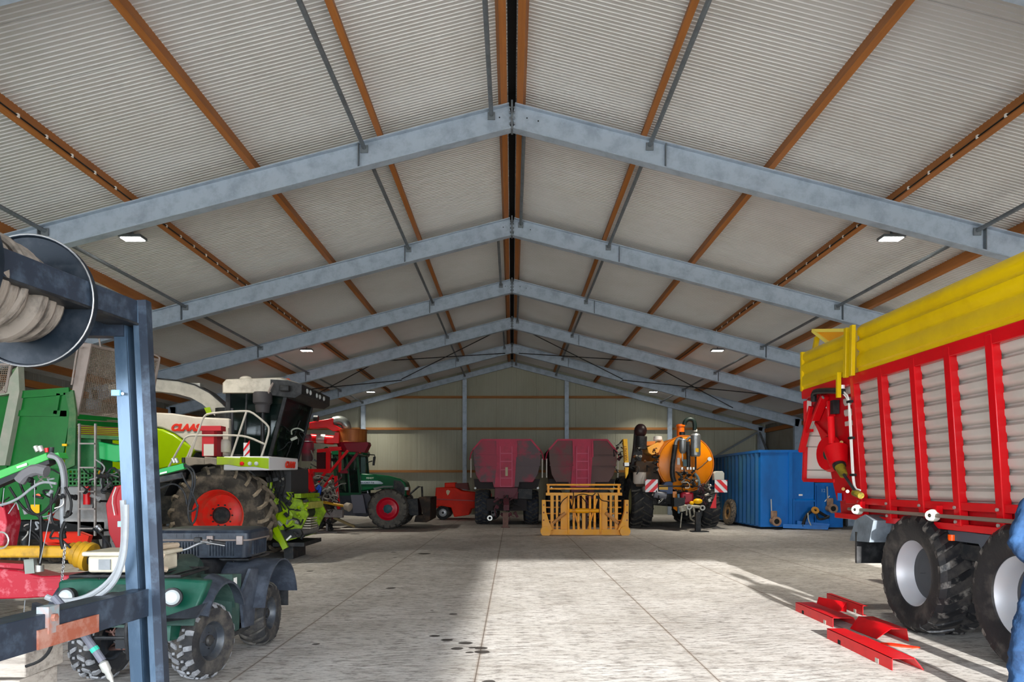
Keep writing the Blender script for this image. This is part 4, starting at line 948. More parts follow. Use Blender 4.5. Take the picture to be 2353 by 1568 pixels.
for i in range(5): q.box((-4.28+.03*i*0, 15.35, .86-.05*i), (.2, .5, .022))
q.build('lamella', M('dusty metal slats', '#b8b0a0', .5), t, world=True)
MB().bar((-4.9, 14.95, .75), (-4.65, 14.95, .25), .08, .12).build('lower_arm', lime, t, world=True)
MB().bar((-5.0, 14.9, 1.75), (-4.75, 14.9, 1.0), .07, .1).build('lift_cylinder', darkm, t, world=True)
MB().cyl((-4.95, 14.85, 1.6), (-4.82, 14.85, 1.15), .06).build('lift_cylinder', limed, t, world=True)
for k in range(5):
    x = -5.0+.08*k; MB().tube([(x, 14.85, 1.85), (x+.1, 14.75, 1.6), (x-.02, 14.8, 1.3), (x+.12, 14.9, 1.05)], .014, 6, 2).build('hose', blackr, t, world=True)
MB().bb(-4.95, -4.3, 15.05, 16.4, .28, .36).build('skid', darkm, t, world=True)
MB().bb(-4.8, -4.6, 15.3, 16.2, 0.0, .3).build('parking_skid', darkm, t, world=True)

MB().bar((-4.98, 14.97, 1.45), (-4.55, 14.97, 1.15), .05, .09).build('black_bracket', black, t, world=True)
MB().prism([(-4.82, 14.96, .62), (-4.36, 14.96, .66), (-4.30, 14.96, .50), (-4.70, 14.96, .42)], (0, .1, 0)).build('dark_plate', darkm, t, world=True)
densepx(t, 618, 660, 1085, 1160, 15, (blackr, darkm, zinc, darkm, limed), 14.7, 15.0, 41)
densepx(t, 635, 700, 1170, 1240, 14, (blackr, darkm, zinc, steel, limed), 14.75, 15.0, 42)
densepx(t, 655, 705, 1130, 1170, 10, (limed, darkm, lime), 14.8, 15.1, 43)
densepx(t, 555, 640, 955, 1045, 12, (darkm, blackr, M('pale column', '#9fa598')), 15.3, 16.4, 44)
densepx(t, 660, 700, 960, 1040, 8, (darkm, M('pale column', '#9fa598')), 15.6, 16.6, 45)
# ================================================================ dark green tractor with front blade
t = thing('farm_tractor', 'dark green tractor with red wheel centre behind the red fan machine', 'tractor', (-5.6, 26.0, 0))
trr = M('tractor rim red', '#c4122c', .35); teal = M('teal hub', '#2f5f66', .5)
wheel(t, (-4.28, 25.2, .70), nY, .71, .45, .39, M('dusty grey tyre', '#5a5853', .9, 0, '#827c70', .6, 4), trr, 'agri', 18, .04, hub=(trr, teal), world=True, dish=.4, hubr=.38, flat=.02)
wheel(t, (-4.28, 27.0, .70), pY, .71, .45, .39, tyremud, trr, 'agri', 18, .04, hub=(trr, teal), world=True, dish=.4, flat=.02)
wheel(t, (-7.1, 25.2, .95), nY, .97, .6, .5, tyremud, trr, 'agri', 20, .05, hub=(trr, teal), world=True, flat=.02)
wheel(t, (-7.1, 27.0, .95), pY, .97, .6, .5, tyremud, trr, 'agri', 20, .05, hub=(trr, teal), world=True, flat=.02)
Yt = 25.5
q = MB(); q.prism(P3(Yt, (826, 1088), (860, 1090), (895, 1094), (920, 1101), (931, 1109), (935, 1122), (934, 1140), (926, 1145), (906, 1140), (895, 1128), (870, 1124), (826, 1130)), (0, 1.0, 0)); hood = q.build('hood', dgreen, t, world=True, bev=.04)
MB().prism(P3(Yt-.02, (905, 1104), (921, 1106), (930, 1118), (930, 1138), (918, 1134), (905, 1128)), (0, .06, 0)).build('front_grille', darkm, hood, world=True)
MB().prism(P3(Yt-.03, (826, 1105.5), (868, 1105.5), (875, 1107), (881, 1111), (878, 1113), (826, 1113)), (0, .02, 0)).build('name_plate', M('plate pale blue', '#b4c6cf', .4), hood, world=True)
text('FAVORIT 716', .082, M('navy letters', '#25364f', .5), hood, A(829, 1111.4, Yt-.04), (1,0,0), (0,0,1), ext=.003, bold=.002)
text('FENDT', .085, M('silver letters', '#9fb09f', .4), hood, A(842, 1101, Yt-.03), (1,0,0), (0,0,1), ext=.003, bold=.003)
MB().prism(P3(Yt-.05, (858, 1122), (880, 1117), (903, 1117), (903, 1120), (882, 1121), (862, 1127)), (0, .5, 0)).build('front_mudguard', M('mudguard grey', '#6f7470', .5), t, world=True)
q = MB(); q.prism(P3(Yt, (768, 1046), (822, 1046), (829, 1088), (829, 1136), (780, 1136), (765, 1110)), (0, 1.6, 0)); 
c0 = P3(Yt, (768, 1046), (822, 1046), (829, 1136), (775, 1136))
gl = MB().prism(c0, (0, -.012, 0)).build('side_window', glass, t, world=True)
MB().prism([p+V((0,1.6,0)) for p in c0], (0, .012, 0)).build('side_window', glass, t, world=True)
q = MB()
for y in (Yt-.03, Yt+1.63):
    cc = [V((p.x, y, p.z)) for p in c0]
    q = MB(); q.bar(cc[0], cc[3], .09, .06, (0,1,0)); q.bar(cc[1], cc[2], .08, .06, (0,1,0)); q.bar(cc[3], cc[2], .05, .1); q.bar(cc[0].lerp(cc[1], .55), cc[3].lerp(cc[2], .55), .05, .04, (0,1,0))
    q.build('cab_frame', M('dark cab frame', '#0b3422', .3), t, world=True)
MB().prism(P3(Yt-.1, (762, 1034), (824, 1032), (828, 1038), (826, 1047), (762, 1047)), (0, 1.85, 0)).build('roof', dgreen, t, world=True, bev=.04)
MB().bb(-5.95, -5.6, 26.0, 26.6, 1.2, 2.1).build('seat', M('dark seat', '#333b33'), t, world=True, bev=.04)
MB().cyl((-5.2, 26.3, 1.2), (-5.4, 26.3, 1.85), .04).build('steering_column', steel, t, world=True)
MB().prism(P3(Yt+.05, (772, 1136), (846, 1134), (860, 1150), (858, 1180), (842, 1188), (776, 1184)), (0, 1.5, 0)).build('chassis', M('tractor chassis', '#30333c', .6, 0, '#4c4a48', .5, 4), t, world=True)
MB().prism(P3(Yt-.15, (806, 1138), (834, 1138), (842, 1180), (812, 1180)), (0, .3, 0)).build('step_box', M('step grey', '#4b4d58', .6), t, world=True)
MB().cyl(A(826, 1080, Yt+.1), A(822, 1040, Yt+.1), .06, n=12).build('exhaust', darkm, t, world=True)
for x in (841, 845): pass
mf = MB().tube([A(822, 1046, Yt-.1), A(840, 1045, Yt-.3), A(861, 1046, Yt-.4), A(862, 1052, Yt-.4)], .02, 6).build('mirror_arm', black, t, world=True)
MB().prism(P3(Yt-.45, (858, 1050), (863, 1050), (860, 1070), (856, 1070)), (0, .1, 0)).build('mirror', black, mf, world=True)
MB().tube([A(843, 1048, Yt-.3), A(842, 1064, Yt-.3), A(856, 1060, Yt-.35)], .02, 6).build('mirror_arm', black, t, world=True)
MB().cyl(A(827, 1042, Yt-.1), A(827, 1036, Yt-.1), .05).build('beacon', orangeb, t, world=True)
MB().prism(P3(Yt+.1, (935, 1148), (960, 1146), (962, 1185), (944, 1185), (930, 1165)), (0, 1.0, 0)).build('front_linkage', darkm, t, world=True)
MB().tube([A(942, 1136, 25.6), A(962, 1119, 25.6), A(970, 1119, 25.6), A(971, 1142, 25.6)], .04, 6).build('top_link', darkm, t, world=True)
bl = MB().prism(P3(25.2, (962, 1143), (990, 1143), (989, 1196), (980, 1201), (952, 1200), (955, 1186), (972, 1184)), (0, 2.0, 0)).build('front_blade', M('rusty black blade', '#29231f', .7, .2, '#5c4634', .6, 4), t, world=True, bev=.02)
MB().cyl(A(935, 1120, 25.4), A(935, 1127, 25.4), .07).build('work_lamp', lens, t, world=True)

# ================================================================ red fan machine
t = thing('seed_drill', 'red machine with tubular frame, big fan drum and galvanised elbow, left of centre', 'farm machine', (-5.9, 23.6, 0))
Yr = 23.6; sc_ = Yr/F
rd = M('signal red frame', '#e0131c', .3)
def rb(px0, py0, px1, py1, w_, Y=Yr, mat=rd, nm='frame_tube', y2=None):
    return MB().bar(A(px0, py0, Y), A(px1, py1, y2 or Y), w_, w_, (0,1,0)).build(nm, mat, t, world=True)
dark_r = M('dark maroon red', '#7c1024', .45)
cdr = A(809, 1003, 24.4)
dr = MB().lathe([(.001, -.22), (.52, -.22), (.52, -.20), (.50, -.19), (.50, .19), (.52, .20), (.52, .22), (.001, .22)], cdr, (0,0,1), 32).build('fan_drum', M('rust orange drum', '#a5652f', .5, .2, '#7e3b24', .6, 3, stretch=(3, 3, .3)), t, world=True)
MB().prism(P3(23.85, (770, 994), (779, 994), (779, 1019), (750, 1019), (752, 1010), (768, 1006)), (0, .8, 0)).build('drum_inlet', rd, t, world=True)
MB().lathe([(.50, 0), (.46, -.12), (.38, -.3), (.001, -.3)], cdr-V((0,0,.22)), (0,0,1), 24).build('drum_base', dark_r, t, world=True)
MB().prism(P3(23.8, (790, 1020), (845, 1016), (847, 1022), (838, 1040), (800, 1038)), (0, .5, 0)).build('funnel', dark_r, t, world=True)
q = MB(); q.tube([A(768, 969, 24.2), A(780, 966, 24.2), A(791, 970, 24.2), A(797, 980, 24.2), A(797, 990, 24.3)], .16, 16, 2); q.build('duct_elbow', M('galvanised duct', '#9aa09c', .35, .7, '#75807a', .5, 5), t, world=True)
MB().prism(P3(24.0, (711, 971), (766, 961), (766, 975), (785, 985), (800, 989), (765, 991), (750, 983), (711, 986)), (0, .4, 0)).build('upper_duct', red, t, world=True, bev=.02)
MB().cyl(A(722, 962, 23.9), A(732, 962, 23.9), .1, n=14).build('fan_motor', darkm, t, world=True)
MB().cyl(A(715, 1008, 24), A(768, 1012, 24), .15, n=16).build('blower_pipe', red, t, world=True)
MB().cyl(A(730, 1008, 24), A(748, 1010, 24), .165, n=16).build('pipe_clamp', zinc, t, world=True)
MB().lathe([(.001, 0), (.18, 0), (.19, .3), (.2, .32), (.2, .58), (.14, .62), (.12, .85), (.001, .86)], A(707, 1060, 23.4), (0,0,1), 20).build('hydraulic_tank', M('faded maroon tank', '#8c2237'), t, world=True)
MB().lathe([(.2, 0), (.2, .02), (.12, .02)], A(707, 1016, 23.4), (0,0,1), 20).build('tank_band', zinc, t, world=True)
rb(730, 1037, 785, 1031, .11); rb(755, 1030, 755, 1088, .13); rb(800, 1036, 758, 1086, .08); rb(757, 1031, 822, 1028, .1, 24.3)
rb(826, 1036, 790, 1086, .08, 24.3, dark_r); rb(782, 1030, 782, 1086, .09, 24.5); rb(712, 1082, 756, 1082, .11); rb(750, 1084, 732, 1108, .08)
rb(766, 1092, 745, 1120, .07); rb(772, 1094, 779, 1170, .10); rb(705, 1080, 722, 1128, .12); rb(714, 1090, 722, 1090, .2); rb(702, 1080, 706, 1140, .1, 23.3); rb(783, 1085, 800, 1085, .1, 24.3, dark_r)
MB().prism(P3(23.3, (706, 1092), (716, 1090), (724, 1128), (716, 1132), (706, 1118)), (0, .1, 0)).build('hitch_plate', rd, t, world=True)
MB().tube(P3(23.2, (728, 1125), (738, 1114), (734, 1134), (730, 1142)), .05, 8, 1).build('blue_hose', M('bright blue hose', '#1550c0', .4), t, world=True)
MB().bar(A(702, 1178, 23.5), A(789, 1181, 23.5), .26, .26).build('main_beam', M('dusty grey beam', '#77706f', .6, 0, '#94908c', .6, 4), t, world=True, bev=.01)
MB().box(A(708, 1154, 23.6), (.25, .3, .3)).build('gearbox', brownd, t, world=True, bev=.02)
ds = MB().cyl(A(718, 1150, 23.3), A(795, 1164, 23.0), .045, n=12).build('drive_shaft', pto, t, world=True)
MB().lathe([(.06, 0), (.12, .06), (.14, .22), (.1, .24)], A(792, 1162, 23.0), A(808, 1168, 22.9)-A(792, 1162, 23.0), 16).build('shaft_guard', M('dirty guard', '#9a9082', .7), ds, world=True)
MB().lathe([(.1, 0), (.12, .02), (.1, .05), (.12, .07), (.09, .12)], A(726, 1150, 23.25), A(795, 1164, 23.0)-A(718, 1150, 23.3), 16).build('shaft_coupling', zinc, ds, world=True)
MB().bar(A(768, 1190, 23.5), A(815, 1211, 23.3), .09, .07).build('drawbar_leg', M('dirt yellow bar', '#8d7d58', .7), t, world=True)
for x in (723, 752):
    p = A(x, 1190, 23.6); MB().bar(p, (p.x, p.y, 0), .06, .06, (0,1,0)).build('support_leg', M('dusty grey beam', '#77706f'), t, world=True)
MB().bb(-6.6, -5.6, 23.3, 23.9, 0, .03).build('ground_frame', M('dusty grey beam', '#77706f'), t, world=True)
for pts in (((740, 1130), (752, 1122), (766, 1132), (770, 1150)), ((756, 1135), (762, 1148), (782, 1156)), ((744, 1138), (740, 1150), (750, 1158)), ((715, 1035), (722, 1052), (718, 1062))):
    MB().tube(P3(23.2, *pts), .022, 6, 1).build('hose', M('grey wiring', '#7c7a74', .6), t, world=True)
q = MB(); q.prism(P3(23.9, (728, 1040), (752, 1040), (752, 1080), (728, 1080)), (0, .6, 0)); q.build('hopper', M('dark red hopper', '#330f14', .5), t, world=True)
wheel(t, (-6.6, 24.4, .4), nY, .4, .25, .2, tyrem, trr, 'agri', 14, .02, world=True)

densepx(t, 705, 775, 1100, 1178, 40, (blackr, darkm, zinc, M('grey wiring', '#7c7a74'), brownd), 23.2, 23.5, 51, 1.5)
densepx(t, 700, 770, 1190, 1212, 14, (darkm, brownd, blackr), 23.5, 23.9, 52, 1.8)
densepx(t, 705, 850, 1030, 1090, 14, (darkm, blackr, dgreen), 24.4, 24.8, 53, 1.5)
# ================================================================ low red machine by the wall
t = thing('potato_planter', 'low bright orange-red machine with small wheel beside the first tank trailer', 'farm machine', (-2.2, 32.2, 0))
Yl = 31.6
bd = MB().prism(P3(Yl, (1002, 1121), (1022, 1120), (1048, 1121), (1060, 1128), (1128, 1136), (1128, 1160), (1083, 1170), (1078, 1184), (1044, 1189), (1037, 1167), (1014, 1163), (990, 1167), (990, 1148), (1000, 1147)), (0, 1.6, 0)).build('body', redor, t, world=True, bev=.03)
MB().prism(P3(Yl+.1, (1022, 1110), (1047, 1109), (1047, 1121), (1022, 1121)), (0, 1.0, 0)).build('upper_box', redor, t, world=True, bev=.03)
MB().prism(P3(Yl+.1, (1047, 1111), (1074, 1110), (1078, 1127), (1047, 1121)), (0, 1.0, 0)).build('dark_box', M('dark red box', '#64160f', .5), t, world=True)
MB().bar(A(990, 1147, Yl-.03), A(1128, 1153, Yl-.03), .06, .05).build('trim_strip', M('deep orange red', '#b01a10', .4), bd, world=True)
MB().prism(P3(Yl-.05, (1026, 1128), (1030, 1126), (1035, 1129), (1032, 1136), (1029, 1139), (1026, 1133)), (0, .03, 0)).build('emblem', M('pale emblem', '#ecd9b0', .5), bd, world=True)
MB().bar(A(988, 1166, Yl+.3), A(1010, 1166, Yl+.3), .1, .08).build('tow_arm', redor, t, world=True)
wheel(t, (A(1018, 0, Yl).x, Yl+.1, .30), nY, .31, .22, .17, tyrem, rimw, 'block', 16, .012, world=True)
wheel(t, (A(1133, 0, Yl).x, Yl+.1, .30), nY, .31, .22, .17, tyrem, rimw, 'block', 16, .012, world=True)
wheel(t, (A(1018, 0, Yl).x, Yl+1.6, .30), pY, .31, .22, .17, tyrem, rimw, 'block', 16, .012, world=True)

# ================================================================ maroon tank trailers
def trailer(lab, X, body_m, face_m, var):
    Yv = 27.0; s_ = Yv/F
    t = thing('tank_trailer', lab, 'trailer', (X, 29.5, 0), group='maroon tank trailers')
    g = lambda *pts, Y=Yv: [V((X+(x-585)/5.2275*s_, Y, CZ+(1110-(950+y/5.2275))*s_)) for x, y in pts]   # coordinates of a front elevation
    out = g((285,320),(880,320),(985,450),(1000,560),(960,740),(900,830),(740,830),(730,890),(430,890),(415,830),(265,830),(215,740),(185,560),(180,440))
    tank = MB().prism(out, (0, 4.3, 0)).build('tank_body', body_m, t, world=True, bev=.015)
    MB().prism(g((460,330),(710,330),(700,560),(680,890),(440,890),(470,560), Y=Yv-.05), (0, .06, 0)).build('centre_panel', face_m, tank, world=True)
    for pts in (((185,490),(480,490)), ((700,490),(1000,490)), ((190,625),(475,625)), ((695,625),(990,625))):
        a, b = g(*pts, Y=Yv-.03); MB().bar(a, b, .05, .05).build('body_rib', body_m, tank, world=True)
    for pts in (((285,320),(180,440)), ((880,320),(985,450)), ((285,320),(880,320))):
        a, b = g(*pts, Y=Yv-.02); MB().bar(a, b, .05, .06).build('top_rim', face_m, tank, world=True)
    for x in (475, 700):
        a, b = g((x, 340), (x, 530), Y=Yv-.09); MB().bar(a, b, .07, .06, (0,1,0)).build('bracket', face_m, tank, world=True)
    for x in (155, 1015):
        a, b = g((x, 545), (x, 775), Y=Yv+.1); MB().cyl(a, b, .025, n=8).build('grab_rail', M('pale rail', '#c9c3bb', .4), t, world=True)
    for k in (-1, 1):
        P_ = g((585+k*300, 330), (585+k*420, 450), (585+k*445, 560), Y=Yv+.05); MB().tube(P_, .02, 6, 1).build('side_rail', maroonr, t, world=True)
    # ladder
    a0, a1 = g((510, 400), (510, 885), Y=Yv-.13); b0, b1 = g((650, 400), (650, 885), Y=Yv-.13)
    q = MB(); q.bar(a0, a1, .03, .04, (0,1,0)); q.bar(b0, b1, .03, .04, (0,1,0)); ladm = M('maroon ladder', '#c4526e', .5)
    lad = q.build('ladder', ladm, t, world=True)
    for y in (485, 580, 680, 780, 880):
        a, b = g((510, y), (650, y), Y=Yv-.13); MB().bar(a, b, .035, .035).build('rung', ladm, lad, world=True)
    if var == 0:
        MB().prism(g((570, 650), (600, 650), (600, 755), (570, 755), Y=Yv-.15), (0, .02, 0)).build('number_plate', M('beige tag', '#b3a58a', .6), lad, world=True)
    MB().prism(g((185,790),(990,790),(960,910),(200,910), Y=Yv+.3), (0, .3, 0)).build('underbody', M('dark chassis', '#2b2627', .7), t, world=True)
    MB().prism(g((445,895),(720,895),(720,1030),(440,1030), Y=Yv-.1), (0, .5, 0)).build('front_crossmember', brownd, t, world=True, bev=.02)
    MB().prism(g((720,905),(895,905),(895,1040),(720,1030), Y=Yv), (0, .4, 0)).build('side_box', darkm, t, world=True, bev=.02)
    MB().bar(g((580, 1010), Y=Yv)[0], V((X, 25.6, .72)), .2, .2).build('drawbar', brownd, t, world=True)
    MB().bar(V((X-.03, 25.9, .55)), V((X-.03, 25.9, .02)), .2, .14, (0,1,0)).build('jack_leg', M('rusty steel', '#7a5b52'), t, world=True)
    MB().box((X-.03, 25.9, .015), (.3, .3, .03)).build('jack_foot', M('rusty steel', '#7a5b52'), t, world=True)
    densepx(t, 1177+X/26.6*F-28, 1177+X/26.6*F+28, 1145, 1195, 22, (darkm, brownd, blackr, darkm), 26.4, 27.0, 61+var, 1.6)
    for i in range(5): MB().tube([V((X+.05*i-.1, 25.8, .75)), V((X+.12*i-.2, 26.2, 1.0-.04*i)), V((X+.08*i-.1, 26.7, .8)), V((X+.06*i, 26.95, 1.1))], .018, 6, 2).build('hose', darkm, t, world=True)
    MB().bb(X-.75, X+.75, 27.3, 31.2, .55, 1.0).build('chassis', M('dark chassis', '#2b2627'), t, world=True)
    for k in (-1, 1):
        for y in (28.3, 30.0):
            wheel(t, (X+k*.95, y, .66), (k, 0, 0), .67, .56, .3, M('blue black block tyre', '#262b36', .75, 0, '#55585e', .4, 8), rimw, 'block', 20, .022, world=True, flat=.01)
        MB().bar((X, 28.3, .66), (X+k*.7, 28.3, .66), .16, .16).build('axle', darkm, t, world=True)
    q = MB(); q.lathe([(.05, .02), (.10, .02), (.11, 0), (.08, -.02)], (X-.63, 27.2, .28), (0,-1,0), 18, caps=False); q.build('air_tank', zinc, t, world=True)
    for k in (-1, 1):
        p = g((585+k*375, 900), Y=Yv-.05)[0]; MB().cyl(p, p-V((0,.03,0)), .04).build('marker_lamp', lens, t, world=True)
    return t
trailer('faded maroon tank trailer with beige tag on its ladder, beside the low red machine', -.20, maroon, maroonr, 0)
trailer('dusty brown maroon tank trailer standing behind the yellow grab frame', 2.62, maroonb, maroonr, 1)

# ================================================================ yellow bale grab
t = thing('bale_grab', 'yellow slatted bale grab frame standing on the floor before the brown tank trailer', 'bale grab', (2.2, 22.5, 0))
Yq = 22.4; s_ = Yq/F
def g(x, y, Y=Yq): return V(((1050+x/5.2275-1177)*s_, Y, CZ+(1110-(950+y/5.2275))*s_))
q = MB(); zb_ = .02
def gb(x0, y0, x1, y1, w_, nm, mat=amber, Y=Yq, dp=None):
    a, b = g(x0, y0, Y), g(x1, y1, Y)
    a.z = max(a.z, w_/2); b.z = max(b.z, w_/2)
    return MB().bar(a, b, w_, dp or w_, (0,1,0) if abs(x0-x1) < abs(y0-y1) else (0,0,1)).build(nm, mat, t, world=True, bev=.004)
am2 = M('bleached amber paint', '#ecab4e', .55, 0, '#f2a81e', .8, 4)
gb(1020, 1430, 2050, 1430, .17, 'bottom_beam', am2)
gb(1080, 860, 1970, 860, .055, 'top_rail'); gb(1085, 908, 1975, 908, .05, 'top_rail'); gb(1070, 972, 1985, 972, .09, 'mid_rail', am2)
for y in (1055, 1135, 1210, 1295, 1375):
    gb(1075, y, 1250, y, .04, 'side_rail', am2, Yq+.25); gb(1790, y, 1990, y, .04, 'side_rail', am2, Yq+.25)
for x in (1100, 1945): gb(x, 855, x, 990, .07, 'upright')
for x, w_ in ((1145, .10), (1205, .07), (1850, .07), (1915, .10)): gb(x, 975, x, 1420, w_, 'slat', am2)
for x in (1295, 1765): gb(x, 975, x, 1400, .24, 'wide_plate', am2, Yq+.02, .04)
for x in (1405, 1462, 1600, 1657): gb(x, 990, x, 1420, .07, 'slat')
gb(1525, 975, 1525, 1420, .10, 'centre_post', am2)
for x0, x1 in ((1370, 1480), (1690, 1580)):
    gb(x0, 1030, x1, 1400, .05, 'inner_brace', am2, Yq+.08)
gb(1340, 980, 1340, 1460, .06, 'front_bar', amber, Yq-.09); gb(1722, 980, 1722, 1460, .06, 'front_bar', amber, Yq-.09)
MB().cyl(g(1345, 1170, Yq-.12), g(1700, 1170, Yq-.12), .06, n=14).build('cylinder', amber, t, world=True)
MB().cyl(g(1430, 1170, Yq-.12), g(1575, 1170, Yq-.12), .075, n=14).build('cylinder_barrel', M('bright amber', '#f0a310', .4), t, world=True)
for k, xa, xb in ((0, 1300, 1150), (1, 1780, 1930)): MB().cyl(g(xa, 1195, Yq-.15), g(xb, 1320, Yq-.15), .05, n=10).build('ram', M('dusty ram', '#c0874e', .5), t, world=True)
for sx in (-1, 1):
    cx = 1535
    pts = [(cx+sx*515, 1040), (cx+sx*515, 1400), (cx+sx*380, 1400), (cx+sx*430, 1300), (cx+sx*465, 1180), (cx+sx*470, 1040)]
    MB().prism([g(x, y, Yq-.25) for x, y in pts], (0, .22, 0)).build('side_arm', am2, t, world=True, bev=.01)
    MB().cyl(g(cx+sx*470, 1412, Yq-.32), g(cx+sx*470, 1412, Yq), .16, n=20).build('pivot', am2, t, world=True)
    for k in range(3): MB().cyl(g(cx+sx*495, 1100+k*90, Yq-.27), g(cx+sx*495, 1100+k*90, Yq-.25), .025, n=8).build('bolt', rust, t, world=True)
for i in range(10):
    x = 1110+95*i; a = g(x, 1435, Yq+.05); MB().bar((a.x, Yq+.08, .04), (a.x, Yq+1.15, .04), .045, .045).build('tine', am2, t, world=True)
for pts in (((1330, 1000), (1250, 1060), (1215, 1200), (1225, 1290)), ((1395, 940), (1405, 1040), (1370, 1150)), ((1500, 1010), (1560, 1080), (1550, 1170)), ((1690, 960), (1720, 1050), (1830, 1060), (1800, 1160)), ((1400, 1010), (1500, 960), (1620, 1000), (1660, 960))):
    MB().tube([g(x, y, Yq-.14) for x, y in pts], .014, 6, 2).build('hose', blackr, t, world=True)

# ================================================================ orange slurry tanker
t = thing('slurry_tanker', 'orange round tanker with silver vessels, hoses and red white warning boards', 'slurry tanker', (5.9, 27.5, 0))
tc_ = A(1576, 1066, 25.1)
tk = MB().lathe([(.001, -.12), (.5, -.10), (.85, -.03), (.93, 0), (.95, .05), (.95, 5.6), (.8, 5.8), (.001, 5.85)], tc_, (0,1,0), 48).build('tank', orange, t, world=True)
MB().lathe([(.945, .0), (.98, .0), (.98, .06), (.945, .06)], tc_, (0,1,0), 48, caps=False).build('tank_flange', M('orange flange', '#c96a04', .4), tk, world=True)
MB().cyl(tc_+V((-.12, .25, .9)), tc_+V((-.12, .25, 1.38)), .13, n=18).build('top_dome', redor if 0 else M('dome orange', '#e06a12', .35), tk, world=True)
MB().cyl(tc_+V((-.12, .25, 1.30)), tc_+V((-.12, .25, 1.35)), .155, n=18).build('dome_lid', M('dome orange', '#e06a12'), tk, world=True)
a_ = lambda x, y, Y=24.75: A(1420+x/5.0567, 930+y/5.0567, Y)      # local elevation measure
MB().tube([a_(775, 235), a_(780, 200), a_(810, 175), a_(850, 170), a_(885, 190), a_(895, 240), a_(893, 300)], .075, 12, 1).build('suction_hose', M('ribbed black hose', '#12221e', .45), t, world=True)
MB().lathe([(.001, 0), (.13, .0), (.17, .05), (.17, .72), (.12, .78), (.001, .78)], a_(903, 605), (0,0,1), 24).build('silver_vessel', silv, t, world=True)
MB().lathe([(.001, 0), (.07, .0), (.12, .08), (.12, .46), (.08, .5), (.001, .5)], a_(755, 570), (0,0,1), 24).build('silver_vessel', silv, t, world=True)
MB().tube([a_(755, 410), a_(735, 395), a_(700, 400), a_(675, 430), a_(668, 480)], .06, 12, 1).build('pipe_bend', silv, t, world=True)
MB().tube([a_(805, 420), a_(815, 395), a_(850, 380), a_(880, 390)], .05, 10, 1).build('pipe_bend', silv, t, world=True)
MB().tube([a_(668, 470), a_(650, 600), a_(635, 700), a_(632, 820), a_(655, 900)], .085, 12, 1).build('main_hose', black, t, world=True)
MB().tube([a_(815, 430), a_(820, 560), a_(822, 730)], .07, 12, 1).build('main_hose', black, t, world=True)
MB().tube([a_(893, 800), a_(935, 850), a_(950, 930), a_(940, 1010)], .045, 10, 1).build('grey_hose', M('grey green hose', '#62757a', .5), t, world=True)
MB().cyl(a_(905, 605), a_(905, 760), .03).build('drain_pipe', darkm, t, world=True); MB().cyl(a_(750, 570), a_(752, 660), .02).build('drain_pipe', zinc, t, world=True)
MB().bar(a_(775, 640), a_(780, 720), .12, .1, (0,1,0)).build('bracket', M('slate bracket', '#3d5358', .5), t, world=True)
MB().cyl(a_(748, 320), a_(748, 355), .1, n=14).build('vent_valve', black, t, world=True)
MB().prism([a_(905, 505, 24.5), a_(940, 510, 24.5), a_(938, 555, 24.5), a_(905, 550, 24.5)], (0, -.01, 0)).build('sticker', M('sticker yellow', '#e8b400'), t, world=True)
MB().prism([a_(690, 620, 24.95), a_(722, 620, 24.95), a_(722, 700, 24.95), a_(690, 700, 24.95)], (0, -.01, 0)).build('notice', paper, tk, world=True)
MB().tube([a_(920, 760, 24.8), a_(980, 715, 24.8), a_(1060, 640, 24.85)], .022, 6).build('linkage_rod', M('brown rod', '#5d4020', .5), t, world=True)
MB().cyl(a_(1065, 635, 24.9), a_(1068, 633, 24.7), .07).build('valve_joint', zinc, t, world=True)
MB().lathe([(.001, .0), (.06, .0), (.06, .08), (.001, .08)], a_(903, 315), (0,0,1), 12).build('pipe_joint', paper, t, world=True)
def dense(cx, cy, w_, h_, n, cols, Y0_, Y1_, seed):
    r = random.Random(seed)
    for i in range(n):
        x, y = cx+r.uniform(-w_, w_)/2, cy+r.uniform(-h_, h_)/2; Y = r.uniform(Y0_, Y1_); m = cols[r.randrange(len(cols))]
        if r.random() < .45:
            pts = [a_(x, y, Y)]
            for k in range(3): pts.append(a_(x+r.uniform(-60, 60), y+r.uniform(-70, 70), Y+r.uniform(-.1, .1)))
            MB().tube(pts, r.uniform(.012, .025), 6, 2).build('hose', m, t, world=True)
        else:
            c = a_(x, y, Y); d = V((r.uniform(-1,1), r.uniform(-1,.2), r.uniform(-1,1))).normalized()*r.uniform(.06, .16)
            MB().lathe([(.001, 0), (.05, 0), (.05, .03), (.035, .04), (.035, d.length), (.001, d.length)], c, d, 10).build('fitting', m, t, world=True)
dense(800, 860, 220, 200, 26, (blackr, darkm, zinc, darkm), 24.5, 24.9, 3)
dense(1010, 1040, 150, 200, 20, (darkm, M('dark plum metal', '#4a2a34', .5), zinc, blackr), 24.4, 25.0, 4)
dense(740, 1010, 150, 150, 12, (darkm, blackr), 24.6, 25.0, 6)
for i, x in enumerate((745, 810, 845, 880)): MB().box(a_(x, 745, 24.6), (.07, .08, .09)).build('solenoid', zinc, t, world=True, bev=.01)
MB().tube([a_(760, 905, 24.45), a_(810, 900, 24.4), a_(840, 940, 24.4), a_(825, 975, 24.4), a_(780, 970, 24.4)], .016, 6, 2).build('white_hose', M('pale hose', '#aaa89c', .5), t, world=True)
MB().box(a_(800, 1090, 24.7), (.42, .3, .4)).build('pump', M('pump red', '#a3142c', .4), t, world=True, bev=.06)
MB().ball(a_(930, 1125, 24.3), .16, (1, .8, .6)).build('coupling_guard', M('guard yellow', '#f0b400', .4), t, world=True)
MB().ball(a_(860, 1145, 24.3), .08, (1, .8, .8)).build('coupling_guard', M('guard yellow', '#f0b400'), t, world=True)
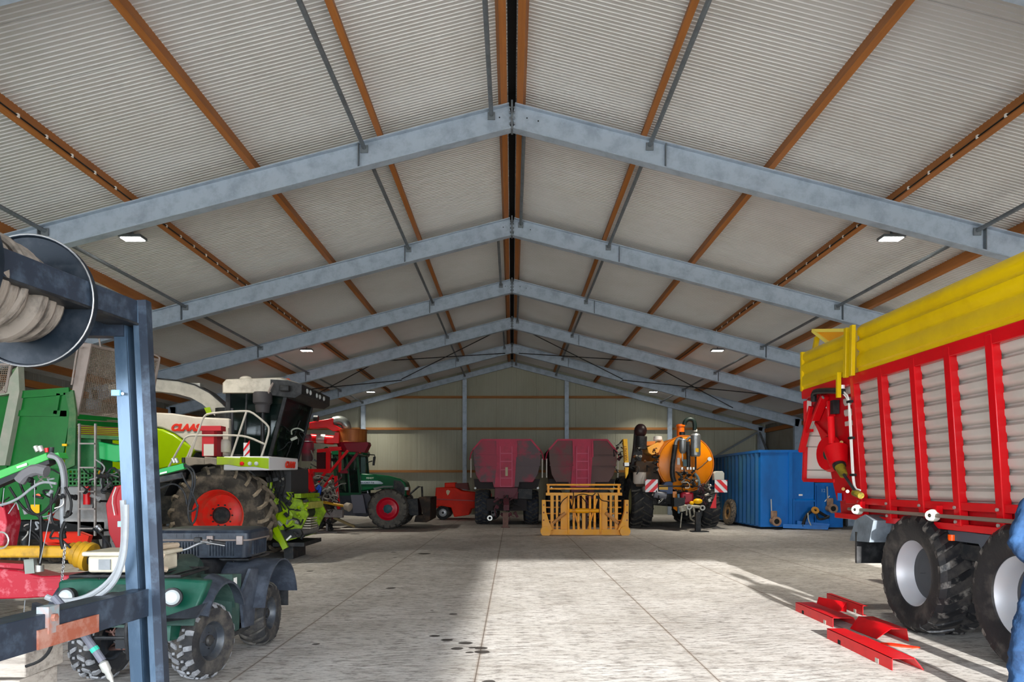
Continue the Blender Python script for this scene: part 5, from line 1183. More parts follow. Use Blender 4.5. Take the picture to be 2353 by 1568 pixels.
for x, y in ((820, 1190), (975, 1200)): MB().lathe([(.05, 0), (.09, 0), (.09, .1), (.05, .1)], a_(x, y, 24.2), (.1, -1, 0), 18, caps=False).build('pipe_flange', zinc, t, world=True)
wh = M('pale metal casting', '#a9a596', .5, .3, '#5c5a52', .6, 9)
for x0, y0, x1, y1, r in ((745, 1180, 760, 1240, .12), (800, 1200, 800, 1290, .03), (830, 1210, 850, 1330, .035), (880, 1200, 900, 1300, .035), (860, 1310, 930, 1260, .03), (945, 1230, 945, 1390, .03), (850, 1330, 880, 1350, .03), (770, 1180, 950, 1190, .05)):
    MB().cyl(a_(x0, y0, 24.2), a_(x1, y1, 24.2), r, n=10).build('hitch_casting', wh, t, world=True)
p_ = a_(745, 1260, 24.0); MB().cyl(p_, (p_.x-.05, p_.y, .12), .02).build('lever', wh, t, world=True)
p_ = a_(930, 1250, 23.7); MB().bar(p_, (p_.x, p_.y, .03), .16, .16, (0,1,0)).build('jack_leg', darkm, t, world=True)
MB().box((p_.x+.05, p_.y, .015), (.55, .35, .03)).build('jack_foot', darkm, t, world=True)
MB().bar((5.6, 24.3, .95), (5.9, 27.5, .9), .35, .3).build('drawbar', darkm, t, world=True)
MB().bb(4.9, 6.8, 25.3, 30.6, .85, 1.3).build('chassis', darkm, t, world=True)
q = MB(); q.prism([a_(640, 1010, 24.9), a_(685, 1010, 24.9), a_(690, 1240, 24.9), a_(650, 1210, 24.9)], (0, .1, 0)); q.build('orange_strut', orange, t, world=True)
MB().bar(a_(705, 1040, 24.7), a_(710, 1265, 24.7), .07, .05, (0,1,0)).build('blue_strut', M('slate strut', '#5f7c8f', .5), t, world=True)
MB().prism([a_(560, 900, 24.9), a_(640, 890, 24.9), a_(640, 1040, 24.9), a_(500, 1040, 24.9), a_(480, 980, 24.9)], (0, .5, 0)).build('tool_box', M('slate blue box', '#48597a', .5), t, world=True, bev=.02)
MB().prism([a_(478, 935, 24.85), a_(583, 940, 24.85), a_(583, 992, 24.85), a_(478, 990, 24.85)], (0, -.01, 0)).build('yellow_plate', M('plate yellow', '#d9a948', .5), t, world=True)
MB().cyl(a_(420, 1040, 24.9), a_(560, 1060, 24.9), .13, n=16).build('air_vessel', M('grey air vessel', '#6e7077', .4), t, world=True)
# warning boards
def board(x0, y0, x1, y1, Y, flip):
    bo = MB().prism([a_(x0, y0, Y), a_(x1, y0, Y), a_(x1, y1, Y), a_(x0, y1, Y)], (0, .02, 0)).build('warning_board', whif, t, world=True)
    W = x1-x0; H = y1-y0
    for k in (-.62, .12, .86-.0):   # diagonal red stripes clipped to the board
        poly = []
        for (u, v) in ((k, 0), (k+.37, 0), (k+1.37-.0, 1), (k+1, 1)): poly.append((u, v))
        def clip(P, ax_i, lim, keep):
            out = []
            for i in range(len(P)):
                a, b = P[i], P[(i+1) % len(P)]; ia, ib = keep(a[ax_i], lim), keep(b[ax_i], lim)
                if ia: out.append(a)
                if ia != ib:
                    f = (lim-a[ax_i])/(b[ax_i]-a[ax_i]); out.append((a[0]+(b[0]-a[0])*f, a[1]+(b[1]-a[1])*f))
            return out
        for lim, kp in ((0, lambda v, l: v >= l), (1, lambda v, l: v <= l)):
            poly = clip(poly, 0, lim, kp) if poly else poly
        if len(poly) > 2:
            MB().prism([a_(x0+(1-u if flip else u)*W, y0+v*H, Y-.006) for u, v in poly], (0, .004, 0)).build('red_stripe', redf, bo, world=True)
board(320, 872, 466, 1018, 24.75, True); board(1127, 877, 1272, 1022, 24.75, False)
MB().prism([a_(1120, 800, 24.9), a_(1140, 775, 24.9), a_(1220, 775, 24.9), a_(1240, 800, 24.9), a_(1240, 880, 24.9), a_(1120, 880, 24.9)], (0, .25, 0)).build('water_canister', M('grey white canister', '#b4b5ac', .5), t, world=True, bev=.02)
MB().prism([a_(1145, 1030, 24.9), a_(1145, 1205, 24.9), a_(1075, 1205, 24.9)], (0, .03, 0)).build('red_triangle', redf, t, world=True)
MB().bar(a_(466, 950, 24.8), a_(1127, 950, 24.95), .05, .05).build('board_bar', darkm, t, world=True)
tt = M('black lug tyre', '#26282c', .8, 0, '#4e4c4a', .5, 5)
wheel(t, (4.58, 26.2, .93), (-1,0,0), .95, .76, .45, tt, M('olive rim', '#8b8a5e', .5), 'agri', 18, .06, world=True, flat=.02, skew=.3)
wheel(t, (7.1, 26.4, .68), (1,0,0), .70, .6, .36, tt, rimw, 'agri', 18, .05, world=True, flat=.02)
wheel(t, (4.6, 29.5, .93), (-1,0,0), .95, .76, .45, tt, rimw, 'agri', 18, .06, world=True, flat=.02)
wheel(t, (7.0, 29.5, .93), (1,0,0), .95, .76, .45, tt, rimw, 'agri', 18, .06, world=True, flat=.02)
MB().bar((4.6, 29.5, .93), (7.0, 29.5, .93), .2, .2).build('axle', darkm, t, world=True)
MB().bar((4.6, 26.2, .93), (7.0, 26.4, .75), .2, .2).build('axle', darkm, t, world=True)
rings = []
for i in range(9):
    an = math.radians(20+i*17.5); rings.append([V((x, 26.2+r*math.cos(an), .93+r*math.sin(an))) for x, r in ((4.15, 1.06), (4.98, 1.06), (4.98, 1.03), (4.15, 1.03))])
MB().loft(rings).build('mudguard', black, t, world=True)
MB().lathe([(.001, 0), (.2, .0), (.23, .06), (.23, .4), (.001, .42)], a_(255, 790, 25.4)-V((0,0,.4)), (0,0,1), 18).build('white_tank', M('pale tank', '#b9b0a6', .5), t, world=True)
# black suction mast, orange cowl
MB().prism([a_(205, 290, 25.6), a_(225, 250, 25.6), a_(250, 265, 25.6), a_(240, 420, 25.6), a_(290, 560, 25.6), a_(260, 720, 25.6), a_(160, 700, 25.6), a_(190, 500, 25.6)], (0, .3, 0)).build('suction_mast', black, t, world=True)
MB().ball(a_(265, 305, 25.5), .25, (.9, .8, 1)).build('mast_head', M('dark red brown head', '#2b1a1c', .4), t, world=True)
MB().cyl(a_(275, 370, 25.5), a_(270, 520, 25.5), .2, n=14).build('mast_motor', darkm, t, world=True)
MB().prism([a_(345, 500, 25.3), a_(520, 405, 25.9), a_(540, 440, 25.9), a_(480, 560, 25.5), a_(400, 590, 25.3), a_(350, 560, 25.3)], (0, .9, 0)).build('engine_cowl', M('pale orange cowl', '#d79a3c', .4, 0, '#d9b083', .5, 2), t, world=True, bev=.03)
MB().prism([a_(320, 430, 25.7), a_(440, 425, 25.7), a_(430, 470, 25.7), a_(340, 480, 25.7)], (0, .5, 0)).build('cowl_frame', orange, t, world=True)
MB().lathe([(.001, 0), (.14, 0), (.16, .04), (.14, .15), (.001, .17)], a_(465, 420, 25.8), (0,0,1), 14).build('filter_cap', paper, t, world=True)
MB().bb(4.3, 5.15, 25.3, 26.9, 1.35, 2.35).build('power_unit', M('brown dark unit', '#33271c', .6, 0, '#5c3f22', .6, 3), t, world=True, bev=.03)
dense(330, 640, 330, 260, 26, (darkm, blackr, M('brown pipe', '#6a4020', .5), zinc), 24.9, 25.25, 8)
dense(480, 1060, 180, 160, 10, (darkm, zinc, blackr), 24.8, 25.2, 9)
# yellow lettered boom on the mast side
bm = MB().prism([a_(65, 400, 24.9), a_(112, 400, 24.9), a_(128, 690, 24.9), a_(82, 690, 24.9)], (0, .25, 0)).build('yellow_boom', M('boom yellow', '#f5b80a', .4), t, world=True, bev=.01)
text('VERVAET', .13, M('brown letters', '#8a5a10', .5), bm, a_(112, 655, 24.885), a_(96, 440, 24.885)-a_(112, 655, 24.885), V((-1,0,-.07)), ext=.003, bold=.003)
MB().prism([a_(78, 675, 24.85), a_(132, 675, 24.85), a_(132, 715, 24.85), a_(80, 715, 24.85)], (0, .33, 0)).build('boom_clamp', zinc, t, world=True)
MB().prism([a_(85, 730, 24.9), a_(128, 730, 24.9), a_(122, 800, 24.9), a_(96, 860, 24.9), a_(90, 800, 24.9)], (0, .2, 0)).build('boom_foot', M('boom yellow', '#f5b80a'), t, world=True)
MB().bar(a_(100, 700, 25.2), a_(200, 760, 25.6), .12, .12).build('boom_bracket', darkm, t, world=True)
dense(30, 600, 70, 330, 12, (darkm, blackr, zinc, M('dark plum metal', '#4a2a34')), 25.2, 25.5, 11)

# ================================================================ blue slurry containers
t = thing('slurry_container', 'large blue ribbed steel container with valve, longer one beside the orange tanker', 'container', (9.4, 28, 0))
X0, X1, Ya, Yb_ = 8.48, 10.38, 25.0, 31.2; zt_, zb2 = 2.66, .08
c1 = MB().bb(X0+.06, X1, Ya, Yb_, zb2, zt_).build('container_body', blue, t, world=True)
MB().bb(X0-.02, X1+.02, Ya-.03, Yb_+.02, zt_-.02, zt_+.07).build('top_rail', blue, t, world=True)
for i in range(14):
    y = Ya+.3+i*.45; MB().prism([(X0+.07, y-.11, zb2+.05), (X0-.03, y-.06, zb2+.05), (X0-.03, y+.06, zb2+.05), (X0+.07, y+.11, zb2+.05)], (0, 0, zt_-zb2-.08)).build('side_rib', bluer, c1, world=True)
MB().bar((X0+1.07, Ya-.04, zb2+.02), (X0+1.07, Ya-.04, zt_), .12, .09, (0,1,0)).build('front_rib', blue, c1, world=True)
MB().prism([(9.65, Ya, 1.05), (10.36, Ya, 1.05), (10.36, Ya-.12, 1.0), (9.65, Ya-.12, 1.0)], (0, 0, -.05)).build('shelf', blue, c1, world=True)
MB().bb(9.62, 9.68, Ya-.1, Ya, .1, 1.05).build('front_post', blue, c1, world=True)
MB().box((9.92, Ya-.01, 1.18), (.13, .01, .06)).build('white_label', paper, c1, world=True)
vm = M('rust beige valve', '#a08068', .6, .2, '#6b5444', .6, 8)
def valve(x, z, Y):
    v = MB().cyl((x, Y, z), (x, Y-.35, z), .12, n=18).build('outlet_pipe', vm, t, world=True)
    MB().cyl((x, Y-.3, z), (x, Y-.37, z), .16, n=18).build('pipe_flange', vm, v, world=True)
    MB().cyl((x, Y-.372, z), (x, Y-.36, z), .09, n=18).build('pipe_mouth', blk, v, world=True)
    MB().box((x-.02, Y-.15, z+.22), (.2, .1, .26)).build('valve_body', vm, v, world=True, bev=.02)
    MB().bar((x-.1, Y-.15, z+.3), (x-.12, Y-.15, z+.75), .03, .03, (0,1,0)).build('lever', zinc, v, world=True)
valve(8.97, .29, Ya)
MB().prism([(9.75, Ya-.02, .12), (10.6, Ya-.5, .05), (10.65, Ya-.5, .22), (9.75, Ya-.02, .3)], (0, -.12, 0)).build('tow_frame', blue, t, world=True)
MB().bar((9.3, Ya-.05, .12), (10.6, Ya-.6, .1), .1, .14).build('tow_bar', blue, t, world=True)
MB().tube([A(1845, 1210, 24.7), A(1850, 1190, 24.7), A(1862, 1176, 24.7), A(1875, 1172, 24.7), A(1890, 1182, 24.7), A(1905, 1190, 24.7)], .05, 10, 2).build('hose', blackr, t, world=True)
MB().tube([A(1875, 1178, 24.6), A(1880, 1195, 24.6), A(1898, 1192, 24.6), A(1906, 1186, 24.6)], .04, 10, 2).build('hose', darkm, t, world=True)
MB().lathe([(.05, 0), (.13, 0), (.13, .05), (.05, .05)], A(1873, 1174, 24.6), (.1,-1,.6), 18, caps=False).build('hose_ring', M('rust orange ring', '#b9833a', .5), t, world=True)
MB().tube([A(1857, 1180, 24.6), A(1858, 1195, 24.5), A(1864, 1208, 24.5)], .02, 6, 1).build('white_wire', M('pale hose', '#aaa89c'), t, world=True)
t = thing('slurry_container', 'smaller blue steel container with chalk marks, partly under the red wagon', 'container', (10.9, 27.0, 0))
c2 = MB().bb(10.45, 11.42, 25.1, 29.5, .06, 1.55).build('container_body', blue, t, world=True)
MB().bb(10.43, 11.45, 25.05, 29.5, 1.5, 1.6).build('top_rail', blue, t, world=True)
for x in (10.5, 10.95): MB().bb(x, x+.05, 25.06, 25.1, .08, 1.5).build('front_rib', blue, c2, world=True)
text('12', .16, M('chalk', '#9ab4c4', .8), c2, (10.66, 25.095, 1.28), (1,0,0), (0,0,1), ext=.001)
MB().bar((10.78, 25.07, .95), (10.95, 25.07, 1.15), .03, .02).build('handle', paper, c2, world=True)
valve(10.93, .72, 25.1)
# spare wheel leaning on the big container
t = thing('spare_wheel', 'old tyre with rusty yellow rim leaning on the ribbed side of the blue container', 'wheel', (8.22, 27.5, 0))
wheel(t, (8.22, 27.5, .50), (-.99, -.08, .1), .50, .19, .29, M('brown dusty tyre', '#6e6254', .9, 0, '#8d8271', .5, 5), M('rusty beige rim', '#b08d62', .6, 0, '#7c5c3c', .6, 6), 'block', 18, .012, world=True, dish=.3)
# ================================================================ red and yellow loader wagon (right)
t = thing('loader_wagon', 'large red loader wagon with bright yellow top walls and big tandem wheels, right side', 'loader wagon', (5.6, 7.6, 0))
XB, XT = 4.38, 4.28
def wx(z): return XB+(XT-XB)*(z-1.4)/(2.87-1.4)
def wp(px, z): # point on the wagon's near wall seen at a pixel column
    x = wx(z); return V((x, x*F/(px-1177), z))
def wy(y, z, dx=0): return V((wx(z)+dx, y, z))
rr_ = M('wagon red', '#c60a14', .25, 0, '#a30a12', .4, 1.2)
ws_ = M('white ribbed wall', '#b9b1a9', .35, .1, '#a0978d', .4, 1.5)
YF, YR = 9.45, 1.2          # front of the ribbed part, rear
# corrugated wall: horizontal ribs
rings = []; z = 1.40; prof = []
n_ = 10; ph = (2.86-1.40)/n_
for i in range(n_):
    for f_, d in ((0, .0), (.12, -.0), (.22, .045), (.45, .06), (.80, .06), (.95, .025)): prof.append((1.40+(i+f_)*ph, d))
prof.append((2.86, 0))
m = MB(); base = 0
for zz, d in prof:
    for y in (YR, YF): m.v.append(V((wx(zz)+.07-d, y, zz)))
for i in range(len(prof)-1): m.f.append((2*i, 2*i+1, 2*i+3, 2*i+2))
side_ = m.build('ribbed_wall', ws_, t, world=True, sharp=50)
MB().prism([wy(YR, 1.38, .13), wy(YF, 1.38, .13), wy(YF, 2.88, .13), wy(YR, 2.88, .13)], (.05, 0, 0)).build('inner_wall', ws_, t, world=True)
MB().prism([(6.75, YR, 1.38), (6.75, YF, 1.38), (6.85, YF, 3.5), (6.85, YR, 3.5)], (.05, 0, 0)).build('far_wall', rr_, t, world=True)
MB().bb(XB+.1, 6.75, YR, YF, 1.30, 1.40).build('load_floor', darkm, t, world=True)
# posts
for i, px in enumerate((1975, 2040, 2117, 2200, 2300, 2440, 2620, 2900)):
    b0 = wp(px+12, 1.40); y = b0.y; w_ = .085
    pst = MB().bar(wy(y, 1.18, -.02), wy(y, 2.92, -.02), w_, .10, (0,1,0)).build('wall_post', rr_, t, world=True, bev=.008)
    for zz in (1.22, 1.36): MB().cyl(wy(y-.0, zz, -.075), wy(y, zz, -.09), .016, n=8).build('bolt', zinc, pst, world=True)
# rails
MB().prism([wy(YR, 2.82, -.06), wy(10.6, 2.82, -.06), wy(10.6, 2.95, -.06), wy(YR, 2.95, -.06)], (.12, 0, 0)).build('top_rail', rr_, t, world=True, bev=.008)
MB().prism([wy(YR, 1.33, -.05), wy(YF, 1.33, -.05), wy(YF, 1.41, -.05), wy(YR, 1.41, -.05)], (.14, 0, 0)).build('middle_rail', rr_, t, world=True, bev=.006)
MB().prism([wy(YR, 1.13, -.05), wy(9.8, 1.13, -.05), wy(9.8, 1.20, -.05), wy(YR, 1.20, -.05)], (.2, 0, 0)).build('bottom_rail', rr_, t, world=True, bev=.006)
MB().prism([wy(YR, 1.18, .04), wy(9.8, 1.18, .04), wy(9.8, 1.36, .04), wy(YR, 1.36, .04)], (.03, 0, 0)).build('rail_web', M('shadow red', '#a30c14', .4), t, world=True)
sh = MB().cyl((4.26, 9.2, 1.27), (4.26, 5.4, 1.27), .02, n=10).build('drive_rod', M('dusty rod', '#75655a', .5, .3), t, world=True)
for y in (8.95, 7.35):
    MB().lathe([(.02, .03), (.05, .03), (.062, .0), (.062, -.05), (.02, -.05)], (4.24, y, 1.27), (-1,-.4,0), 20, caps=False).build('bearing', M('bearing white', '#c9cfc4', .4), sh, world=True)
    MB().box((4.30, y, 1.32), (.06, .08, .1)).build('bearing_block', rr_, sh, world=True)
# yellow top walls with horizontal beads
yb = 2.93; prof = []
for f_, d in ((0, 0), (.10, 0), (.13, .03), (.34, .03), (.40, .0), (.46, 0), (.52, .035), (.64, .045), (.70, .0), (.75, 0), (.80, .03), (.92, .03), (1.0, -.02)): prof.append((yb+f_*.60, d))
def ypanel(y0, y1, nm, h=1.0, cut=0):
    m = MB()
    for zz, d in prof:
        for y in (y0, y1): m.v.append(V((wx(2.9)-.05-d*.9+(zz-yb)*.03, y, yb+(zz-yb)*h)))
    n = len(prof)
    for i in range(n-1): m.f.append((2*i, 2*i+1, 2*i+3, 2*i+2))
    o = m.build(nm, yellow, t, world=True, sharp=50)
    MB().prism([V((wx(2.9)+.01, y0, yb)), V((wx(2.9)+.01, y1, yb)), V((wx(2.9)+.01, y1, yb+.6*h)), V((wx(2.9)+.01, y0, yb+.6*h))], (.03, 0, 0)).build('panel_back', yellow, o, world=True)
    return o
ypanel(YR, 8.88, 'yellow_side_wall'); ypanel(9.08, 10.55, 'yellow_front_wall', .96)
MB().bb(4.2, 6.85, YR, YR+.06, 1.4, 3.5).build('tail_wall', rr_, t, world=True)
for y, dx in ((8.90, -.10), (9.06, -.10)):
    MB().bar((4.16, y, yb-.02), (4.17, y, yb+.60), .05, .07, (0,1,0)).build('hinge_post', yellow, t, world=True, bev=.006)
MB().bar((4.14, 9.22, 2.68), (4.14, 9.22, 3.0), .05, .04, (0,1,0)).build('hinge_arm', yellow, t, world=True)
# flap on top of front wall
MB().prism([(4.2, 10.55, yb), (6.8, 10.55, yb), (6.8, 10.55, 3.5), (4.2, 10.55, 3.5)], (0, .05, 0)).build('yellow_front', yellow, t, world=True)
def w2(px, py, dx=0):     # point on the wagon's side plane
    x = 4.33+dx; y = x*F/(px-1177); return V((x, y, CZ+(1110-py)*y/F))
wz = lambda x, y, dx=0: w2(1840+x/7.125, 880+y/7.125, dx)
a, b, c = A(1868, 760, 10.6), A(1957, 759, 9.4), A(1912, 794, 9.9)
MB().prism([a, b, c], (.1, .1, 0)).build('corner_flap', M('bright orange yellow', '#f2a818', .35), t, world=True)
q = MB(); q.bar(a, b, .035, .045); q.bar(a, c, .035, .045); q.build('flap_frame', M('pale yellow edge', '#f7e060', .3), t, world=True)
q = MB(); q.bar(A(1878, 775, 10.5), A(1858, 888, 10.5), .06, .06, (0,1,0)); q.build('front_edge_post', yellow, t, world=True)
crim = M('crimson plate', '#b30914', .3)
MB().prism([wz(930, 1930), wz(930, 60), wz(240, 160), wz(80, 300), wz(90, 620), wz(215, 640), wz(330, 880), wz(400, 1180), wz(470, 1330), wz(520, 1600), wz(600, 1930)], (.05, 0, 0)).build('front_side_plate', crim, t, world=True)
wp_ = MB().prism([wz(70, 1580, .03), wz(90, 1100, .03), wz(105, 880, .03), wz(200, 640, .03), wz(240, 640, .03), wz(400, 1100, .03), wz(520, 1400, .03), wz(560, 1590, .03)], (.035, 0, 0)).build('white_side_panel', M('panel white', '#ddd6cf', .35), t, world=True)
for y in (870, 1050, 1430): MB().bar(wz(100, y, .025), wz(440, y+5, .025), .006, .012).build('panel_seam', M('seam grey', '#8d8880', .5), wp_, world=True)
MB().bar(wz(60, 1600, -.0), wz(78, 1050, -.0), .05, .05, (0,1,0)).build('panel_edge', rr_, wp_, world=True); MB().bar(wz(60, 1595), wz(560, 1605), .04, .05).build('panel_edge', rr_, wp_, world=True)
MB().prism([wz(105, 290, -.02), wz(168, 300, -.02), wz(165, 430, -.02), wz(100, 620, -.02)], (.01, 0, 0)).build('white_inset', M('panel white', '#ddd6cf'), t, world=True)
def arm(x0, y0, x1, y1, w_, nm='arm', dx=-.06, mat=rr_): return MB().bar(wz(x0, y0, dx), wz(x1, y1, dx), .05, w_, (-1,0,0)).build(nm, mat, t, world=True, bev=.006)
arm(190, 390, 15, 1130, .09, 'reel_arm'); arm(400, 220, 240, 610, .11, 'reel_arm'); arm(80, 300, 85, 700, .05, 'reel_arm', -.03)
MB().prism([wz(20, 240, -.08), wz(20, 205, -.08), wz(250, 120, -.08), wz(250, 170, -.08)], (.06, 0, 0)).build('top_bracket', rr_, t, world=True)
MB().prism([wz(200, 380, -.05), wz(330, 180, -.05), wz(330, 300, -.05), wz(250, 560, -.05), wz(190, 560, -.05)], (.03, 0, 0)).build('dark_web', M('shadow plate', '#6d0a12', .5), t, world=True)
for dx_ in (0, 22): MB().cyl(wz(205+dx_, 620, -.07), wz(155+dx_, 750, -.07), .009, n=8).build('ram_rod', zinc, t, world=True)
MB().bar(wz(110, 800, -.06), wz(190, 780, -.06), .04, .04).build('ram_lug', rr_, t, world=True)
arm(490, 300, 500, 560, .10, 'gear_column'); MB().cyl(wz(495, 560, -.1), wz(515, 1000, -.1), .045, n=12).build('shaft_tube', M('glossy red tube', '#e51820', .15), t, world=True)
MB().prism([wz(230, 640, -.03), wz(480, 900, -.03), wz(430, 1180, -.03), wz(400, 1180, -.03), wz(330, 900, -.03)], (.02, 0, 0)).build('red_gusset', rr_, t, world=True)
MB().lathe([(.001, 0), (.22, 0), (.25, .04), (.22, .10), (.001, .12)], wz(530, 1160, -.03), (-1,-.2,0), 24).build('gearbox', rr_, t, world=True)
MB().lathe([(.001, 0), (.07, 0), (.075, .03), (.001, .035)], wz(460, 1170, -.17), (-1,-.2,0), 14).build('gear_plug', M('green black plug', '#123b32', .4), t, world=True)
MB().cyl(wz(580, 1080, -.14), wz(620, 1340, -.16), .15, .11, 18).build('shaft_guard', rr_, t, world=True)
MB().cyl(wz(625, 1330, -.16), wz(645, 1375, -.16), .08, n=14).build('guard_collar', black, t, world=True)
MB().cyl(wz(640, 1370, -.16), wz(705, 1510, -.17), .065, .05, n=12).build('universal_joint', M('joint yellow', '#7e7018', .7, 0, '#2c2a12', .8, 14), t, world=True)
MB().cyl(wz(700, 1490, -.17), wz(930, 1830, -.14), .018, n=8).build('shaft', darkm, t, world=True)
MB().cyl(wz(880, 1800, -.14), wz(990, 1850, -.14), .04, n=10).build('universal_joint', M('joint yellow', '#c9b01e'), t, world=True)
MB().tube([wz(215, 300, -.12), wz(215, 160, -.14), wz(300, 135, -.14), wz(500, 130, -.14), wz(690, 135, -.14)], .04, 10, 1).build('cable_sleeve', black, t, world=True)
MB().cyl(wz(678, 100, -.14), wz(678, 40, -.14), .035).build('white_cap', paper, t, world=True)
for i in range(2): MB().tube([wz(700, 140+40*i, -.12), wz(790-20*i, 230+30*i, -.12), wz(792+22*i, 420, -.12), wz(815+22*i, 900, -.12), wz(850+22*i, 1560, -.12), wz(885+10*i, 1730, -.12), wz(980, 1760, -.1)], .010, 6, 1).build('white_pipe', paper, t, world=True)
for x, y in ((805, 310), (830, 905), (860, 1510)): MB().box(wz(x, y, -.12), (.04, .1, .03)).build('pipe_clip', black, t, world=True)
MB().box(wz(640, 1870, -.02), (.01, .10, .10)).build('blue_plate', M('blue plate', '#1b6fc0', .5), t, world=True)
MB().box(wz(560, 400, -.05), (.08, .1, .18)).build('black_bracket', black, t, world=True)
MB().tube([wz(325, 300, -.1), wz(330, 235, -.1), wz(365, 225, -.1), wz(375, 255, -.1)], .014, 6, 1).build('zinc_hook', zinc, t, world=True)
for x, y, m_ in ((405, 990, zinc), (670, 975, M('brass dot', '#b8862a', .4)), (445, 405, zinc), (770, 1780, zinc), (700, 1740, M('brass dot', '#b8862a')), (480, 1010, M('brass dot', '#b8862a'))): MB().cyl(wz(x, y, -.08), wz(x, y, 0), .022, n=8).build('bolt', m_, t, world=True)
MB().bar((5.0, 10.3, 1.5), (6.7, 10.3, 1.5), .2, .2).build('front_crossmember', rr_, t, world=True)
MB().bar((6.1, 9.5, 1.2), (6.1, 12.2, .95), .18, .2).build('drawbar', rr_, t, world=True)
MB().bb(6.2, 6.35, 10.0, 10.15, 0, 1.2).build('parking_leg', darkm, t, world=True)
MB().bb(4.9, 6.4, 3, 9.6, .95, 1.3).build('chassis', blk, t, world=True)
MB().bb(4.42, 4.9, 5.2, 8.9, 1.02, 1.12).build('under_plate', M('dark grey plate', '#4b5058', .5), t, world=True)
MB().prism([(4.38, 6.9, 1.12), (4.38, 6.4, 1.12), (4.38, 6.5, .80), (4.38, 6.65, .80)], (.03, 0, 0)).build('hanger_plate', M('dark grey plate', '#4b5058'), t, world=True)
fl = MB().prism([(4.22, 8.70, 1.22), (4.22, 8.95, 1.14), (4.20, 9.05, .88), (4.20, 8.55, .90), (4.20, 8.45, 1.16)], (.4, .0, 0)).build('rubber_flap', M('scuffed rubber flap', '#707a82', .6, 0, '#4a5058', .6, 5), t, world=True)
MB().bb(4.20, 4.72, 8.86, 8.90, .62, 1.0).build('mud_flap', black, fl, world=True)
rimL = M('light grey rim', '#b6b8bd', .45, .3, '#c9b8b2', .3, 2)
tw = M('glossy black tyre', '#202022', .5, 0, '#5a544e', .6, 4, bump=.25, bscale=30, dcon=(.5, .7)); gd = (M('flat grey disc', '#46484b', .85), M('flat grey disc', '#46484b'))
for y in (7.80, 6.15):
    w_ = wheel(t, (4.53, y, .63), (-1,0,0), .655, .56, .345, tw, rimL, 'flot', 22, .016, hub=gd, world=True, dish=.22, hubr=.01, bolts=0, flat=.02, skew=.5, lm=M('glossy black tread', '#1b1b1d', .38, 0, '#77726c', .8, 5, dcon=(.5, .62), stretch=(1, 2, 1)))
    wheel(t, (6.4, y, .63), (1,0,0), .655, .56, .345, tw, rimL, 'flot', 22, .016, hub=gd, world=True, flat=.02)
    MB().bar((4.6, y, .63), (6.3, y, .63), .14, .14).build('axle', darkm, t, world=True)
MB().box((4.6, 6.95, .92), (.3, .5, .15)).build('suspension', darkm, t, world=True)
MB().cyl((4.42, 7.3, 1.02), (4.42, 7.3, 1.08), .04).build('side_marker', orangeb, t, world=True)

# ================================================================ red sheet metal channels on the floor
rc = M('sheet red', '#c40a14', .35, 0, '#980b14', .4, 5)
def channel(lab, x0, x1, ya, yb_, h, kind, nm='metal_channel'):
    m = MB(); th = .005; q = MB()
    if kind == 'flared':     # top face, near skirt and far skirt slanting outwards
        q.prism([(x0, ya, 0), (x0, yb_, 0), (x0+th, yb_, 0), (x0+th, ya, 0)], (0, 0, h))
        q.prism([(x0, ya, h), (x0, yb_, h), (x0, yb_, h-th), (x0, ya, h-th)], (x1-x0, 0, 0))
        q.prism([(x1, ya, h), (x1, yb_-.3*(yb_-ya), h), (x1+.06, yb_-.35*(yb_-ya), .003), (x1+.08, ya, .003)], (th, 0, th))
    elif kind == 'roof':
        q.prism([(x0, ya, h), (x0, yb_, h), (x1, yb_, h), (x1, ya, h)], (0, 0, -th))
        q.prism([(x0, ya, h), (x0, yb_, h), (x0-.12, yb_-.05, .003), (x0-.10, ya+.1, .003)], (-th, 0, th))
        q.prism([(x1, ya, h), (x1, yb_, h), (x1+.02, yb_, .003), (x1+.02, ya, .003)], (th, 0, 0))
    else:
        q.prism([(x0, ya, 0), (x0, yb_, 0), (x0, yb_, h), (x0, ya, h)], (th, 0, 0))
        q.prism([(x0, ya, h), (x0, yb_, h), (x0+.06, yb_, h), (x0+.06, ya, h)], (0, 0, -th))
        q.prism([(x0, ya, .006), (x0, yb_, .006), (x0+.05, yb_, .006), (x0+.05, ya, .006)], (0, 0, -th))
    o = tag(q.build(nm, rc), lab, 'metal part', 'red sheet metal parts on the floor'); bpy.context.view_layer.update()
    for f_ in (.22, .8):
        if kind != 'roof':
            y = yb_-(yb_-ya)*f_; mm = MB().bb(x0-.003, x0-.001, y-.03, y+.03, .0+.003, .045)
            s_ = mm.build('slot', blk if f_ < .5 else M('primer grey', '#a8a498', .6), o, world=True)
    return o
channel('long red flared metal channel lying nearest on the floor before the wagon wheels', 3.235, 3.42, 6.19, 7.47, .105, 'flared')
channel('long red flared metal channel starting farther back, left of the slanted bracket', 3.54, 3.76, 8.02, 9.08, .11, 'flared')
channel('red roof shaped metal bracket in the middle of the floor parts', 3.82, 3.97, 7.32, 8.0, .13, 'roof')
channel('dark red straight channel in shade beside the front wagon wheel', 4.22, 4.32, 8.75, 9.75, .12, 'straight')
o = MB().prism([(3.92, 9.3, .0), (4.14, 9.0, .0), (4.14, 9.0, .12), (3.92, 9.3, .14)], (.004, .006, 0))
o.prism([(3.92, 9.3, .14), (4.14, 9.0, .12), (4.04, 8.95, .02), (3.84, 9.2, .02)], (0, 0, -.005))
tag(o.build('metal_bracket', rc), 'short bent red bracket behind the long flared channels', 'metal part', 'red sheet metal parts on the floor')
o = MB().prism([(3.66, 7.22, .004), (3.76, 7.20, .004), (3.94, 7.02, .004), (3.86, 7.0, .004), (3.72, 7.1, .004)], (0, 0, .012))
